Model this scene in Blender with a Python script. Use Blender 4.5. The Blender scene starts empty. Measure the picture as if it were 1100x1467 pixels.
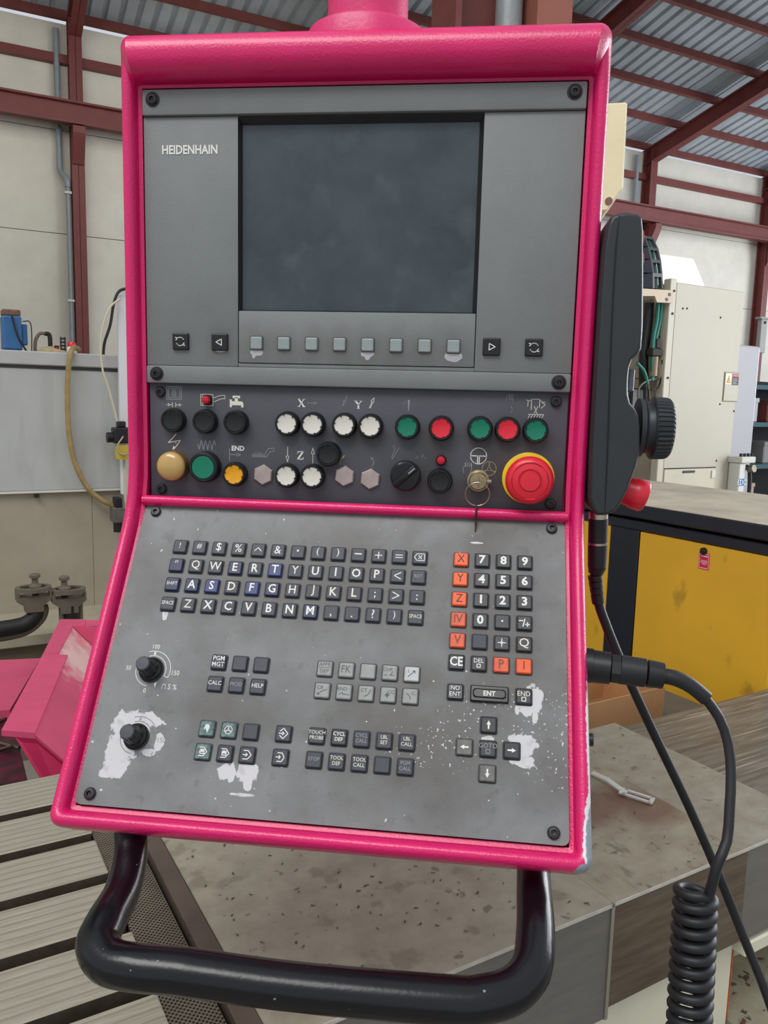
import bpy, bmesh, math, random
from mathutils import Vector, Matrix

random.seed(7)
S = bpy.context.scene
C = S.collection
V = Vector
PI = math.pi

# ------------------------------------------------------------------ camera, light, exposure
cam_d = bpy.data.cameras.new('camera'); cam = bpy.data.objects.new('camera', cam_d); C.objects.link(cam)
_r = [[0.992882, 0.11641, 0.025164], [-0.040795, 0.13391, 0.990153], [0.111894, -0.984132, 0.137706]]
cam.matrix_world = Matrix.Translation([0.14393, -0.90992, 1.39376]) @ Matrix(_r).transposed().to_4x4()
cam_d.sensor_fit = 'VERTICAL'; cam_d.sensor_height = 36.0; cam_d.lens = 36.0 * 1134.672 / 1467.0
cam_d.clip_start = 0.02; cam_d.clip_end = 200
S.camera = cam
S.view_settings.view_transform = 'Standard'; S.view_settings.look = 'None'
S.view_settings.gamma = 1.0; S.view_settings.exposure = 0.0
S.view_settings.use_curve_mapping = False

wld = bpy.data.worlds.new('world'); S.world = wld; wld.use_nodes = True
wn = wld.node_tree.nodes; bgn = wn['Background']
bgn.inputs[0].default_value = (0.86, 0.92, 1.0, 1); bgn.inputs[1].default_value = 0.68

def area(name, loc, target, sx, sy, power, col=(1, 1, 1)):
    d = bpy.data.lights.new(name, 'AREA'); d.shape = 'RECTANGLE'; d.size = sx; d.size_y = sy
    d.energy = power; d.color = col
    o = bpy.data.objects.new(name, d); C.objects.link(o); o.location = loc
    o.rotation_euler = (V(target) - V(loc)).to_track_quat('-Z', 'Y').to_euler()
    return o
area('hall_door_daylight', (6.2, 4.2, 2.6), (0.0, 0.2, 1.2), 3.6, 3.4, 300, (0.93, 0.95, 1.0))
area('rooflight_front', (-1.5, -3.0, 6.2), (0.0, 0.2, 1.3), 5.0, 2.0, 240, (1.0, 0.98, 0.95))
area('wall_fill_near', (-4.2, 9.2, 5.9), (-6.2, 12.4, 3.4), 7.0, 1.2, 45, (1.0, 0.97, 0.90))  # added fill lamp, brightens the near part of the back wall
area('wall_fill_far', (4.2, 14.8, 5.9), (2.2, 18.0, 3.4), 8.0, 1.2, 90, (0.86, 0.90, 1.0))  # added cooler fill lamp for the far part of the back wall
area('hall_end_windows', (12.5, 17.5, 3.2), (5.0, 12.5, 5.2), 5.0, 4.0, 620, (0.88, 0.93, 1.0))

# ------------------------------------------------------------------ materials
def lin(c):
    return tuple(((x / 255) / 12.92 if x <= 10 else ((x / 255 + 0.055) / 1.055) ** 2.4) for x in c)
MATS = {}
def mat(name, rgb, rough=0.5, metal=0.0, var=0.0, vscale=20, bump=0.0, bscale=200, coat=0.0, rgb2=None, stretch=None, vdetail=4, emit=0, spec=0.5):
    if name in MATS: return MATS[name]
    m = bpy.data.materials.new(name); m.use_nodes = True
    nt = m.node_tree; b = nt.nodes['Principled BSDF']; L = nt.links
    col = lin(rgb); b.inputs['Base Color'].default_value = (*col, 1)
    b.inputs['Roughness'].default_value = rough; b.inputs['Metallic'].default_value = metal
    b.inputs['Specular IOR Level'].default_value = spec
    if coat: b.inputs['Coat Weight'].default_value = coat; b.inputs['Coat Roughness'].default_value = 0.15
    if emit: b.inputs['Emission Color'].default_value = (*col, 1); b.inputs['Emission Strength'].default_value = emit
    tc = nt.nodes.new('ShaderNodeTexCoord'); src = tc.outputs['Object']
    if stretch:
        mp = nt.nodes.new('ShaderNodeMapping'); mp.inputs['Scale'].default_value = stretch[:3]
        if len(stretch) > 3: mp.inputs['Rotation'].default_value = (0, 0, stretch[3])
        L.new(src, mp.inputs[0]); src = mp.outputs[0]
    if var or rgb2:
        n = nt.nodes.new('ShaderNodeTexNoise'); n.inputs['Scale'].default_value = vscale; n.inputs['Detail'].default_value = vdetail
        n.inputs['Roughness'].default_value = 0.62
        L.new(src, n.inputs['Vector'])
        r = nt.nodes.new('ShaderNodeValToRGB'); L.new(n.outputs['Fac'], r.inputs[0])
        c2 = lin(rgb2) if rgb2 else tuple(x * (1 - var) for x in col)
        c1 = col if rgb2 else tuple(min(1, x * (1 + var)) for x in col)
        r.color_ramp.elements[0].position = 0.34; r.color_ramp.elements[0].color = (*c2, 1)
        r.color_ramp.elements[1].position = 0.66; r.color_ramp.elements[1].color = (*c1, 1)
        L.new(r.outputs[0], b.inputs['Base Color'])
    if bump:
        n2 = nt.nodes.new('ShaderNodeTexNoise'); n2.inputs['Scale'].default_value = bscale; n2.inputs['Detail'].default_value = 2
        L.new(src, n2.inputs['Vector'])
        bp = nt.nodes.new('ShaderNodeBump'); bp.inputs['Strength'].default_value = bump; bp.inputs['Distance'].default_value = 0.002
        L.new(n2.outputs['Fac'], bp.inputs['Height']); L.new(bp.outputs[0], b.inputs['Normal'])
    MATS[name] = m
    return m

def wear_mask(m, ells, ragged=0.9, nscale=130, soft=0.05):
    """bare-metal patches: ellipses (u, v, ru, rv) in object space with a ragged edge; returns the mask socket"""
    nt = m.node_tree; L = nt.links; N = nt.nodes
    tc = N.new('ShaderNodeTexCoord')
    prev = None
    for (u, v, ru, rv) in ells:
        a = N.new('ShaderNodeVectorMath'); a.operation = 'MULTIPLY_ADD'
        L.new(tc.outputs['Object'], a.inputs[0])
        a.inputs[1].default_value = (1 / ru, 1 / rv, 0); a.inputs[2].default_value = (-u / ru, -v / rv, 0)
        l = N.new('ShaderNodeVectorMath'); l.operation = 'LENGTH'; L.new(a.outputs[0], l.inputs[0])
        if prev is None: prev = l.outputs['Value']
        else:
            mn = N.new('ShaderNodeMath'); mn.operation = 'MINIMUM'; L.new(prev, mn.inputs[0]); L.new(l.outputs['Value'], mn.inputs[1]); prev = mn.outputs[0]
    nz = N.new('ShaderNodeTexNoise'); nz.inputs['Scale'].default_value = nscale; nz.inputs['Detail'].default_value = 5
    L.new(tc.outputs['Object'], nz.inputs['Vector'])
    ma = N.new('ShaderNodeMath'); ma.operation = 'MULTIPLY_ADD'; L.new(nz.outputs['Fac'], ma.inputs[0]); ma.inputs[1].default_value = ragged * 2; ma.inputs[2].default_value = -ragged
    ad = N.new('ShaderNodeMath'); ad.operation = 'ADD'; L.new(prev, ad.inputs[0]); L.new(ma.outputs[0], ad.inputs[1])
    mr = N.new('ShaderNodeMapRange'); L.new(ad.outputs[0], mr.inputs[0])
    mr.inputs[1].default_value = 1 + soft; mr.inputs[2].default_value = 1 - soft; mr.inputs[3].default_value = 0; mr.inputs[4].default_value = 1
    return mr.outputs[0]

def mix_over(m, mask, rgb, rough=None):
    nt = m.node_tree; L = nt.links; b = nt.nodes['Principled BSDF']
    mx = nt.nodes.new('ShaderNodeMix'); mx.data_type = 'RGBA'
    cur = b.inputs['Base Color']
    if cur.is_linked: L.new(cur.links[0].from_socket, mx.inputs[6])
    else: mx.inputs[6].default_value = cur.default_value
    mx.inputs[7].default_value = (*lin(rgb), 1); L.new(mask, mx.inputs[0]); L.new(mx.outputs[2], cur)

def noise_mask(m, scale, lo, hi, stretch=None, detail=3):
    nt = m.node_tree; L = nt.links; tc = nt.nodes.new('ShaderNodeTexCoord'); src = tc.outputs['Object']
    if stretch:
        mp = nt.nodes.new('ShaderNodeMapping'); mp.inputs['Scale'].default_value = stretch[:3]
        if len(stretch) > 3: mp.inputs['Rotation'].default_value = (0, 0, stretch[3])
        L.new(src, mp.inputs[0]); src = mp.outputs[0]
    n = nt.nodes.new('ShaderNodeTexNoise'); n.inputs['Scale'].default_value = scale; n.inputs['Detail'].default_value = detail
    L.new(src, n.inputs['Vector'])
    mr = nt.nodes.new('ShaderNodeMapRange'); L.new(n.outputs['Fac'], mr.inputs[0])
    mr.inputs[1].default_value = lo; mr.inputs[2].default_value = hi
    return mr.outputs[0]

def mult(m, a, b):
    n = m.node_tree.nodes.new('ShaderNodeMath'); n.operation = 'MULTIPLY'
    m.node_tree.links.new(a, n.inputs[0])
    if isinstance(b, (int, float)): n.inputs[1].default_value = b
    else: m.node_tree.links.new(b, n.inputs[1])
    return n.outputs[0]

# ------------------------------------------------------------------ mesh helpers
def obj(name, bm, m, parent=None, smooth=None, mw=None):
    me = bpy.data.meshes.new(name)
    bmesh.ops.recalc_face_normals(bm, faces=bm.faces[:])
    if smooth is not None:
        bm.normal_update()
        for f in bm.faces: f.smooth = True
        for e in bm.edges:
            if len(e.link_faces) == 2 and e.calc_face_angle(0) > math.radians(smooth): e.smooth = False
    bm.to_mesh(me); bm.free()
    if m: me.materials.append(m)
    o = bpy.data.objects.new(name, me); C.objects.link(o)
    if mw is not None: o.matrix_local = mw
    if parent: o.parent = parent
    return o
def inst(name, me, parent, loc, rotz=0):
    o = bpy.data.objects.new(name, me); C.objects.link(o); o.location = loc
    if rotz: o.rotation_euler = (0, 0, rotz)
    o.parent = parent
    return o
def thing(name, label, cat, loc=(0, 0, 0), group=None, rotz=0):
    o = bpy.data.objects.new(name, None); C.objects.link(o); o.location = loc; o.rotation_euler = (0, 0, rotz)
    o.empty_display_size = 0.05
    return tag(o, label, cat, group)
def tag(o, label, cat, group=None):
    o['label'] = label; o['category'] = cat
    if group: o['group'] = group
    return o
def struct(o): o['kind'] = 'structure'; return o
def nb(): return bmesh.new()
def box(bm, lo, hi, mw=None, bev=0.0, seg=2):
    lo, hi = V(lo), V(hi); c = (lo + hi) / 2; s = hi - lo
    r = bmesh.ops.create_cube(bm, size=1)
    vs = r['verts']
    for v in vs: v.co = V((v.co.x * s.x, v.co.y * s.y, v.co.z * s.z)) + c
    if bev:
        es = list({e for v in vs for e in v.link_edges})
        rr = bmesh.ops.bevel(bm, geom=es, offset=bev, segments=seg, profile=0.5, affect='EDGES', clamp_overlap=True)
        vs = list({v for v in rr['verts']} | {v for v in vs if v.is_valid})
    if mw is not None:
        for v in vs: v.co = mw @ v.co
    return vs
def face(bm, pts): return bm.faces.new([bm.verts.new(p) for p in pts])
def slab(bm, pts, ext):
    """polygon in space pushed along vector ext"""
    e = V(ext); a = [bm.verts.new(V(p)) for p in pts]; b = [bm.verts.new(V(p) + e) for p in pts]
    n = len(a); bm.faces.new(a); bm.faces.new(b[::-1])
    for i in range(n): bm.faces.new((a[i], b[i], b[(i + 1) % n], a[(i + 1) % n]))
def loft(bm, rings, cap=True, closed=True):
    R = [[bm.verts.new(p) for p in r] for r in rings]
    n = len(R[0])
    for a, b in zip(R, R[1:]):
        for i in range(n if closed else n - 1):
            bm.faces.new((a[i], a[(i + 1) % n], b[(i + 1) % n], b[i]))
    if cap: bm.faces.new(R[0][::-1]); bm.faces.new(R[-1])
    return R
def circ(r, n, z, c=(0, 0)): return [(c[0] + r * math.cos(2 * PI * i / n), c[1] + r * math.sin(2 * PI * i / n), z) for i in range(n)]
def lathe(bm, prof, n=24, mw=None, c=(0, 0)):
    rings = [circ(max(r, 1e-5), n, z, c) for r, z in prof]
    if mw is not None: rings = [[mw @ V(p) for p in r] for r in rings]
    loft(bm, rings)
def axis_mw(p, d):
    """local z along d at p"""
    return Matrix.Translation(V(p)) @ V(d).normalized().to_track_quat('Z', 'Y').to_matrix().to_4x4()
def cyl(bm, p, q, r, n=16, r2=None):
    p, q = V(p), V(q); mw = axis_mw(p, q - p); l = (q - p).length
    lathe(bm, [(r, 0), (r if r2 is None else r2, l)], n, mw)
def rrect(w, h, r, z, seg=3, c=(0, 0)):
    pts = []
    for k, (sx, sy) in enumerate(((1, 1), (-1, 1), (-1, -1), (1, -1))):
        for i in range(seg + 1):
            a = (k + i / seg) * PI / 2
            pts.append((c[0] + sx * (w / 2 - r) + r * math.cos(a), c[1] + sy * (h / 2 - r) + r * math.sin(a), z))
    return pts
def catmull(pts, k=6):
    P = [V(p) for p in pts]; out = []
    for i in range(len(P) - 1):
        p0 = P[i - 1] if i else P[0] * 2 - P[1]; p1, p2 = P[i], P[i + 1]
        p3 = P[i + 2] if i + 2 < len(P) else P[-1] * 2 - P[-2]
        for j in range(k):
            t = j / k
            out.append(0.5 * ((2 * p1) + (p2 - p0) * t + (2 * p0 - 5 * p1 + 4 * p2 - p3) * t * t + (3 * p1 - p0 - 3 * p2 + p3) * t ** 3))
    out.append(P[-1]); return out
def tube(bm, pts, r, n=12, k=6, smooth=True, cap=True):
    P = catmull(pts, k) if smooth and k > 1 else [V(p) for p in pts]
    m = len(P); rs = r if isinstance(r, (list, tuple)) else None
    t0 = (P[1] - P[0]).normalized(); u = t0.orthogonal().normalized(); rings = []
    for i in range(m):
        t = (P[min(i + 1, m - 1)] - P[max(i - 1, 0)]).normalized()
        u = (u - t * u.dot(t)).normalized(); w = t.cross(u)
        if rs:
            f = i / (m - 1) * (len(rs) - 1); a = int(min(f, len(rs) - 2)); rr = rs[a] + (rs[a + 1] - rs[a]) * (f - a)
        else: rr = r
        rings.append([P[i] + (u * math.cos(2 * PI * j / n) + w * math.sin(2 * PI * j / n)) * rr for j in range(n)])
    loft(bm, rings, cap)
def stroke(bm, pts, w, z=0.0, closed=False):
    """flat printed line in the local xy plane"""
    P = [V((p[0], p[1], z)) for p in pts]
    if closed: P.append(P[0])
    for a, b in zip(P, P[1:]):
        d = (b - a)
        if d.length < 1e-7: continue
        d.normalize(); nrm = V((-d.y, d.x, 0)) * (w / 2); e = d * (w * 0.35)
        face(bm, [a - e - nrm, b + e - nrm, b + e + nrm, a - e + nrm])
def arc(cx, cy, r, a0, a1, n=14): return [(cx + r * math.cos(math.radians(a0 + (a1 - a0) * i / n)), cy + r * math.sin(math.radians(a0 + (a1 - a0) * i / n))) for i in range(n + 1)]
_tx = {}
def text_mesh(s, h, bold=0.0, xs=1.0, sp=1.0, res=2):
    key = (s, h, bold, xs, sp)
    if key in _tx: return _tx[key]
    cu = bpy.data.curves.new('legend', 'FONT'); cu.body = s; cu.align_x = 'CENTER'; cu.align_y = 'CENTER'
    cu.size = 1.0; cu.offset = bold; cu.space_line = sp; cu.resolution_u = res
    o = bpy.data.objects.new('legend', cu)
    C.objects.link(o)
    me = bpy.data.meshes.new_from_object(o)
    bpy.data.objects.remove(o); bpy.data.curves.remove(cu)
    k = h / 0.66
    xsn = [v.co.x for v in me.vertices]; ysn = [v.co.y for v in me.vertices]
    cx, cy = (min(xsn) + max(xsn)) / 2, (min(ysn) + max(ysn)) / 2
    for v in me.vertices: v.co = ((v.co.x - cx) * k * xs, (v.co.y - cy) * k, 0)
    me.materials.clear(); _tx[key] = me
    return me
def text(name, s, h, m, parent, loc, bold=0.0, xs=1.0, sp=1.0, rotz=0, res=2):
    me = text_mesh(s, h, bold, xs, sp, res)
    if not me.materials: me.materials.append(m)
    elif me.materials[0] is not m: me = me.copy(); me.materials.clear(); me.materials.append(m)
    return inst(name, me, parent, loc, rotz)

# plane frames (local x across, y up the plane, z out towards the operator)
G = 0.589256; Z0 = 1.42; SB = -0.15134
UP = Matrix(((1, 0, 0, 0), (0, 0, -1, 0), (0, 1, 0, Z0), (0, 0, 0, 1)))
LO = Matrix(((1, 0, 0, 0), (0, math.sin(G), -math.cos(G), 0), (0, math.cos(G), math.sin(G), Z0 + SB), (0, 0, 0, 1)))

# materials
PINK = mat('pink_enamel', (222, 20, 104), 0.34, var=0.06, vscale=9, bump=0.25, bscale=420, coat=0.25)
PINK2 = mat('pink_sheet_paint', (212, 80, 116), 0.5, var=0.10, vscale=6, bump=0.1, bscale=60)
GREY_UP = mat('grey_bezel_paint', (124, 128, 127), 0.55, var=0.05, vscale=14, bump=0.15, bscale=900)
GREY_MID = mat('slate_plate_paint', (80, 81, 88), 0.6, var=0.10, vscale=10, bump=0.15, bscale=900)
GREY_LO = mat('grey_keyboard_paint', (124, 126, 126), 0.5, var=0.10, vscale=11, bump=0.1, bscale=700)
BLACK = mat('black_plastic', (22, 23, 26), 0.42, var=0.2, vscale=60)
BLACKG = mat('black_gloss', (14, 15, 18), 0.22, var=0.2, vscale=50)
SCREWM = mat('black_oxide_screw', (54, 52, 54), 0.38, metal=0.5, var=0.3, vscale=300)
KEYD = mat('key_dark', (62, 64, 74), 0.5, var=0.12, vscale=90)
KEYN = mat('key_navy', (40, 46, 78), 0.45, var=0.15, vscale=90)
KEYB = mat('key_blue', (46, 58, 110), 0.45, var=0.15, vscale=90)
KEYK = mat('key_black', (50, 51, 55), 0.4, var=0.12, vscale=90)
KEYO = mat('key_orange', (238, 96, 44), 0.45, var=0.06, vscale=90)
KEYOR = mat('key_faded_orange', (226, 96, 64), 0.5, var=0.10, vscale=120)
KEYG = mat('key_light_grey', (150, 152, 150), 0.5, var=0.10, vscale=120)
KEYGW = mat('key_pale_grey', (186, 188, 188), 0.45, var=0.10, vscale=120)
KEYS = mat('soft_key_grey', (150, 160, 158), 0.5, var=0.05, vscale=80)
KEYT = mat('key_worn_teal', (112, 138, 134), 0.45, rgb2=(62, 76, 78), vscale=260)
KEYW = mat('key_worn_grey', (118, 118, 112), 0.45, rgb2=(92, 92, 90), vscale=160)
WHITEP = mat('white_print', (232, 232, 226), 0.6)
CREAMP = mat('cream_print', (228, 224, 206), 0.6)
FAINTP = mat('faded_print', (150, 150, 152), 0.6)
FAINTP2 = mat('rubbed_print', (120, 121, 128), 0.6)
DARKP = mat('dark_print', (84, 86, 84), 0.6)
BROWNP = mat('brown_print', (92, 40, 26), 0.6)
STEEL = mat('brushed_steel', (188, 172, 166), 0.32, metal=0.45, var=0.10, vscale=60)
CHROME = mat('nickel', (196, 186, 170), 0.22, metal=1.0, var=0.05, vscale=60)
BARE = (206, 204, 206)
RED = mat('red_plastic', (226, 30, 52), 0.38, var=0.05, vscale=60, coat=0.2)
REDL = mat('red_lens', (196, 20, 44), 0.25)
GREEN = mat('green_plastic', (8, 122, 92), 0.35, var=0.06, vscale=70)
YELLOW = mat('yellow_plastic', (240, 200, 10), 0.4)
AMBER = mat('amber_lens', (240, 168, 24), 0.35, var=0.08, vscale=120)
DOME = mat('lamp_dome', (196, 160, 96), 0.16, var=0.05, vscale=60, coat=0.4)
WCAP = mat('white_cap', (226, 222, 210), 0.35, var=0.04, vscale=90)
SCREEN = mat('screen_glass', (76, 86, 92), 0.22, rgb2=(60, 69, 74), vscale=10, vdetail=5, spec=0.4)

# ================================================================== SETTING
W0 = V((-6.3674, 11.6967, 6.7325)); WD = V((0.83385, 0.55199, 0.0)); ND = V((WD.y, -WD.x, 0)); ZV = V((0, 0, 1))
RHO = math.radians(12); RD = ND * math.cos(RHO) + ZV * math.sin(RHO); RU = WD.cross(RD).normalized()
if RU.z < 0: RU = -RU
def wp(s, o, z): return V((W0.x, W0.y, 0)) + WD * s + ND * o + ZV * z      # s along the wall, o out from it, z height
WMW = Matrix((( WD.x, ND.x, 0, W0.x), (WD.y, ND.y, 0, W0.y), (0, 0, 1, 0), (0, 0, 0, 1)))
KNEE = 6.77
RMW = Matrix(((WD.x, RD.x, RU.x, W0.x), (WD.y, RD.y, RU.y, W0.y), (0, RD.z, RU.z, KNEE), (0, 0, 0, 1)))

FLOORM = mat('dusty_concrete', (140, 136, 126), 0.7, var=0.25, vscale=3, bump=0.3, bscale=80)
WALLM = mat('precast_wall', (222, 218, 204), 0.8, var=0.05, vscale=2.2, bump=0.1, bscale=40)
STEELR = mat('red_oxide_steel', (116, 56, 52), 0.55, var=0.10, vscale=5)
STEELR2 = mat('red_oxide_purlin', (126, 68, 64), 0.6, rgb2=(110, 56, 48), vscale=1.6)
SHEETM = mat('corrugated_sheet', (178, 186, 192), 0.5, metal=0.1, var=0.12, vscale=1.2)
ROOFL = mat('rooflight_sheet', (214, 222, 228), 0.5, var=0.04, vscale=3)
PIPEG = mat('grey_conduit', (140, 150, 156), 0.45, var=0.08, vscale=8)

bm = nb(); box(bm, (-14, -8, -0.2), (24, 26, 0)); struct(obj('floor', bm, FLOORM))

bm = nb(); box(bm, (-10, -0.22, 0), (26, -0.10, 7.08), WMW); wall = struct(obj('wall_back', bm, WALLM))
rows = [(0, 1.96), (1.97, 3.925), (3.935, 5.50), (5.51, 7.08)]
for b in range(-2, 6):
    for z0, z1 in rows:
        bm = nb(); box(bm, (b * 4.0 + 0.006, -0.13, z0), (b * 4.0 + 3.994, -0.02, z1), WMW, bev=0.004, seg=1); obj('wall_panel', bm, WALLM, wall)
bm = nb(); box(bm, (-6.3, -0.1, 0), (-6.1, 11.0, 8.6), WMW); struct(obj('wall_left', bm, WALLM))
def ibeam(bm, mw, p, q, hgt, wid, tf=0.02, tw=0.014, horizontal=True):
    """I section from p to q in frame mw (web height along local 'third' axis)"""
    p, q = V(p), V(q); d = (q - p).normalized()
    up = V((0, 0, 1)) if abs(d.z) < 0.9 else V((0, 1, 0))
    sd = d.cross(up).normalized(); up = sd.cross(d).normalized()
    def bx(a0, a1, b0, b1):
        rings = []
        for e in (p, q): rings.append([mw @ (e + sd * x + up * y) for x, y in ((a0, b0), (a1, b0), (a1, b1), (a0, b1))])
        loft(bm, rings)
    bx(-wid / 2, wid / 2, -hgt / 2, -hgt / 2 + tf); bx(-wid / 2, wid / 2, hgt / 2 - tf, hgt / 2); bx(-tw / 2, tw / 2, -hgt / 2, hgt / 2)
for s in (-4, 0, 4, 8, 12.05, 16):
    bm = nb(); ibeam(bm, WMW, (s, 0.14, 0), (s, 0.14, KNEE + 0.32), 0.26, 0.19); obj('steel_column', bm, STEELR, wall)
    # crane bracket under the runway beam
    bm = nb(); slab(bm, [wp(s - 0.09, 0.30, 5.46), wp(s - 0.09, 0.52, 5.46), wp(s - 0.09, 0.52, 5.36), wp(s - 0.09, 0.30, 4.95)], WD * 0.18); obj('bracket', bm, STEELR, wall)
bm = nb(); ibeam(bm, WMW, (-8, 0.42, 5.65), (22, 0.42, 5.65), 0.33, 0.20, 0.03, 0.02); obj('crane_runway_beam', bm, STEELR, wall)
bm = nb(); box(bm, (-8, 0.0, 6.46), (22, 0.12, 6.59), WMW); obj('girt', bm, STEELR, wall)
bm = nb()
tube(bm, [wp(-0.26, 0.09, 6.95), wp(-0.26, 0.09, 5.0)], 0.045, 10, 1)
tube(bm, [wp(-0.26, 0.09, 5.0), wp(-0.25, 0.10, 4.86), wp(-0.17, 0.20, 4.72), wp(-0.16, 0.22, 4.6)], 0.045, 10, 4)
tube(bm, [wp(-0.16, 0.22, 4.6), wp(-0.16, 0.22, 0.1)], 0.035, 10, 1)
obj('conduit', bm, PIPEG, wall, 40)
for z in (4.5, 2.85):
    bm = nb(); box(bm, (-0.21, 0.17, z), (-0.11, 0.27, z + 0.035), WMW); obj('conduit_clip', bm, mat('pale_clip', (200, 200, 196)), wall)
bm = nb(); tube(bm, [wp(11.7, 0.09, 6.95), wp(11.7, 0.09, 0.1)], 0.05, 10, 1); obj('conduit', bm, PIPEG, wall, 40)

# roof: one corrugated skin with rooflight sheets, purlins and rafters
ceil = None
def corrugated(s0, s1, o0, o1, z, m, name, parent):
    bm = nb(); n = int(round((s1 - s0) / 0.25)); prof = []
    for i in range(n):
        a = s0 + i * 0.25
        prof += [(a, 0), (a + 0.155, 0), (a + 0.175, 0.05), (a + 0.23, 0.05)]
    prof.append((s0 + n * 0.25, 0))
    A = [bm.verts.new(RMW @ V((x, o0, z + h))) for x, h in prof]; B = [bm.verts.new(RMW @ V((x, o1, z + h))) for x, h in prof]
    for i in range(len(A) - 1): bm.faces.new((A[i], A[i + 1], B[i + 1], B[i]))
    return obj(name, bm, m, parent)
ZS = 0.47
ceil = struct(corrugated(-6, 22, -0.12, 9.0, ZS, SHEETM, 'ceiling', None))
_n = ROOFL.node_tree; _t = _n.nodes.new('ShaderNodeBsdfTranslucent'); _t.inputs[0].default_value = (0.85, 0.9, 0.95, 1); _m = _n.nodes.new('ShaderNodeMixShader'); _m.inputs[0].default_value = 0.6
_n.links.new(_n.nodes['Principled BSDF'].outputs[0], _m.inputs[1]); _n.links.new(_t.outputs[0], _m.inputs[2]); _n.links.new(_m.outputs[0], _n.nodes['Material Output'].inputs[0])
for s in (7.0, 11.2, 12.4, 15.0):
    corrugated(s, s + 0.75, -0.10, 8.9, ZS - 0.004, ROOFL, 'rooflight_sheet', ceil)
for k in range(10):
    o = 0.12 + 0.955 * k
    bm = nb(); box(bm, (-6, o - 0.035, 0.33), (22, o + 0.035, ZS - 0.006), RMW); obj('purlin', bm, STEELR2, ceil)
for s in (-4, 0, 4, 8, 12.05, 16, 20):
    bm = nb(); ibeam(bm, RMW, (s, 0, 0.165), (s, 9.2, 0.165), 0.33, 0.19); obj('rafter', bm, STEELR, ceil)

# tall H column with a grey pipe beside it, standing a little behind the console
cb = V((0.1706, 2.6679, 2.9773)); cmw = Matrix.Translation((cb.x, cb.y, 0)) @ Matrix.Rotation(math.radians(20), 4, 'Z')
col_t = thing('steel_column', 'tall red oxide steel column with a grey pipe rising behind the top of the console', 'column', (cb.x, cb.y, 0))
ci = Matrix.Translation((-cb.x, -cb.y, 0))
bm = nb(); box(bm, (-0.25, -0.18, 0), (-0.225, 0.16, 7.4), ci @ cmw); obj('flange', bm, STEELR, col_t)
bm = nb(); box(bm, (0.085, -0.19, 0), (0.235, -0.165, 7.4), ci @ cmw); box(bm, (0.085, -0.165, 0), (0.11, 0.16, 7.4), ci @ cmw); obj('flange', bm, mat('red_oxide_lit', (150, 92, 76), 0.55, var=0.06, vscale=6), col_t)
bm = nb(); box(bm, (-0.225, 0.0, 0), (0.085, 0.02, 7.4), ci @ cmw); obj('web', bm, STEELR2, col_t)
bm = nb(); box(bm, (-0.30, -0.25, 0), (0.29, 0.22, 0.03), ci @ cmw); obj('base_plate', bm, STEELR, col_t)
pp = cmw @ V((0.015, -0.06, 0))
pq = V(pp) - V((cb.x, cb.y, 0))
bm = nb(); tube(bm, [pq, pq + V((0, 0, 7.4))], 0.056, 16, 1); dp = obj('downpipe', bm, mat('grey_pipe', (150, 156, 158), 0.4, var=0.12, vscale=9), col_t, 40); dp['label'] = 'grey pipe running up inside the column'
bm = nb(); cyl(bm, pq + V((0, 0, 2.0)), pq + V((0, 0, 2.12)), 0.062); obj('coupling', bm, PIPEG, dp, 40)

# ================================================================== CONSOLE
con = thing('control_console', 'magenta framed machine control console with grey screen panel, push buttons and keyboard', 'control panel', (0, 0.06, 0.9))
CI = Matrix.Translation((0, -0.06, -0.9))
UPc, LOc = CI @ UP, CI @ LO

def fold_impl(u, s, h):
    c = 0.05
    if s >= c: return UPc @ V((u, s + SB, h))
    if s <= -c: return LOc @ V((u, s, h))
    t = (s + c) / (2 * c); ang = G * (1 - t)
    q0 = UPc @ V((u, c + SB, 0)); q1 = LOc @ V((u, -c, 0)); qm = UPc @ V((u, SB, 0))
    pos = q1 * (1 - t) ** 2 + qm * 2 * t * (1 - t) + q0 * t * t
    return pos + V((0, -math.cos(ang), math.sin(ang))) * h

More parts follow.
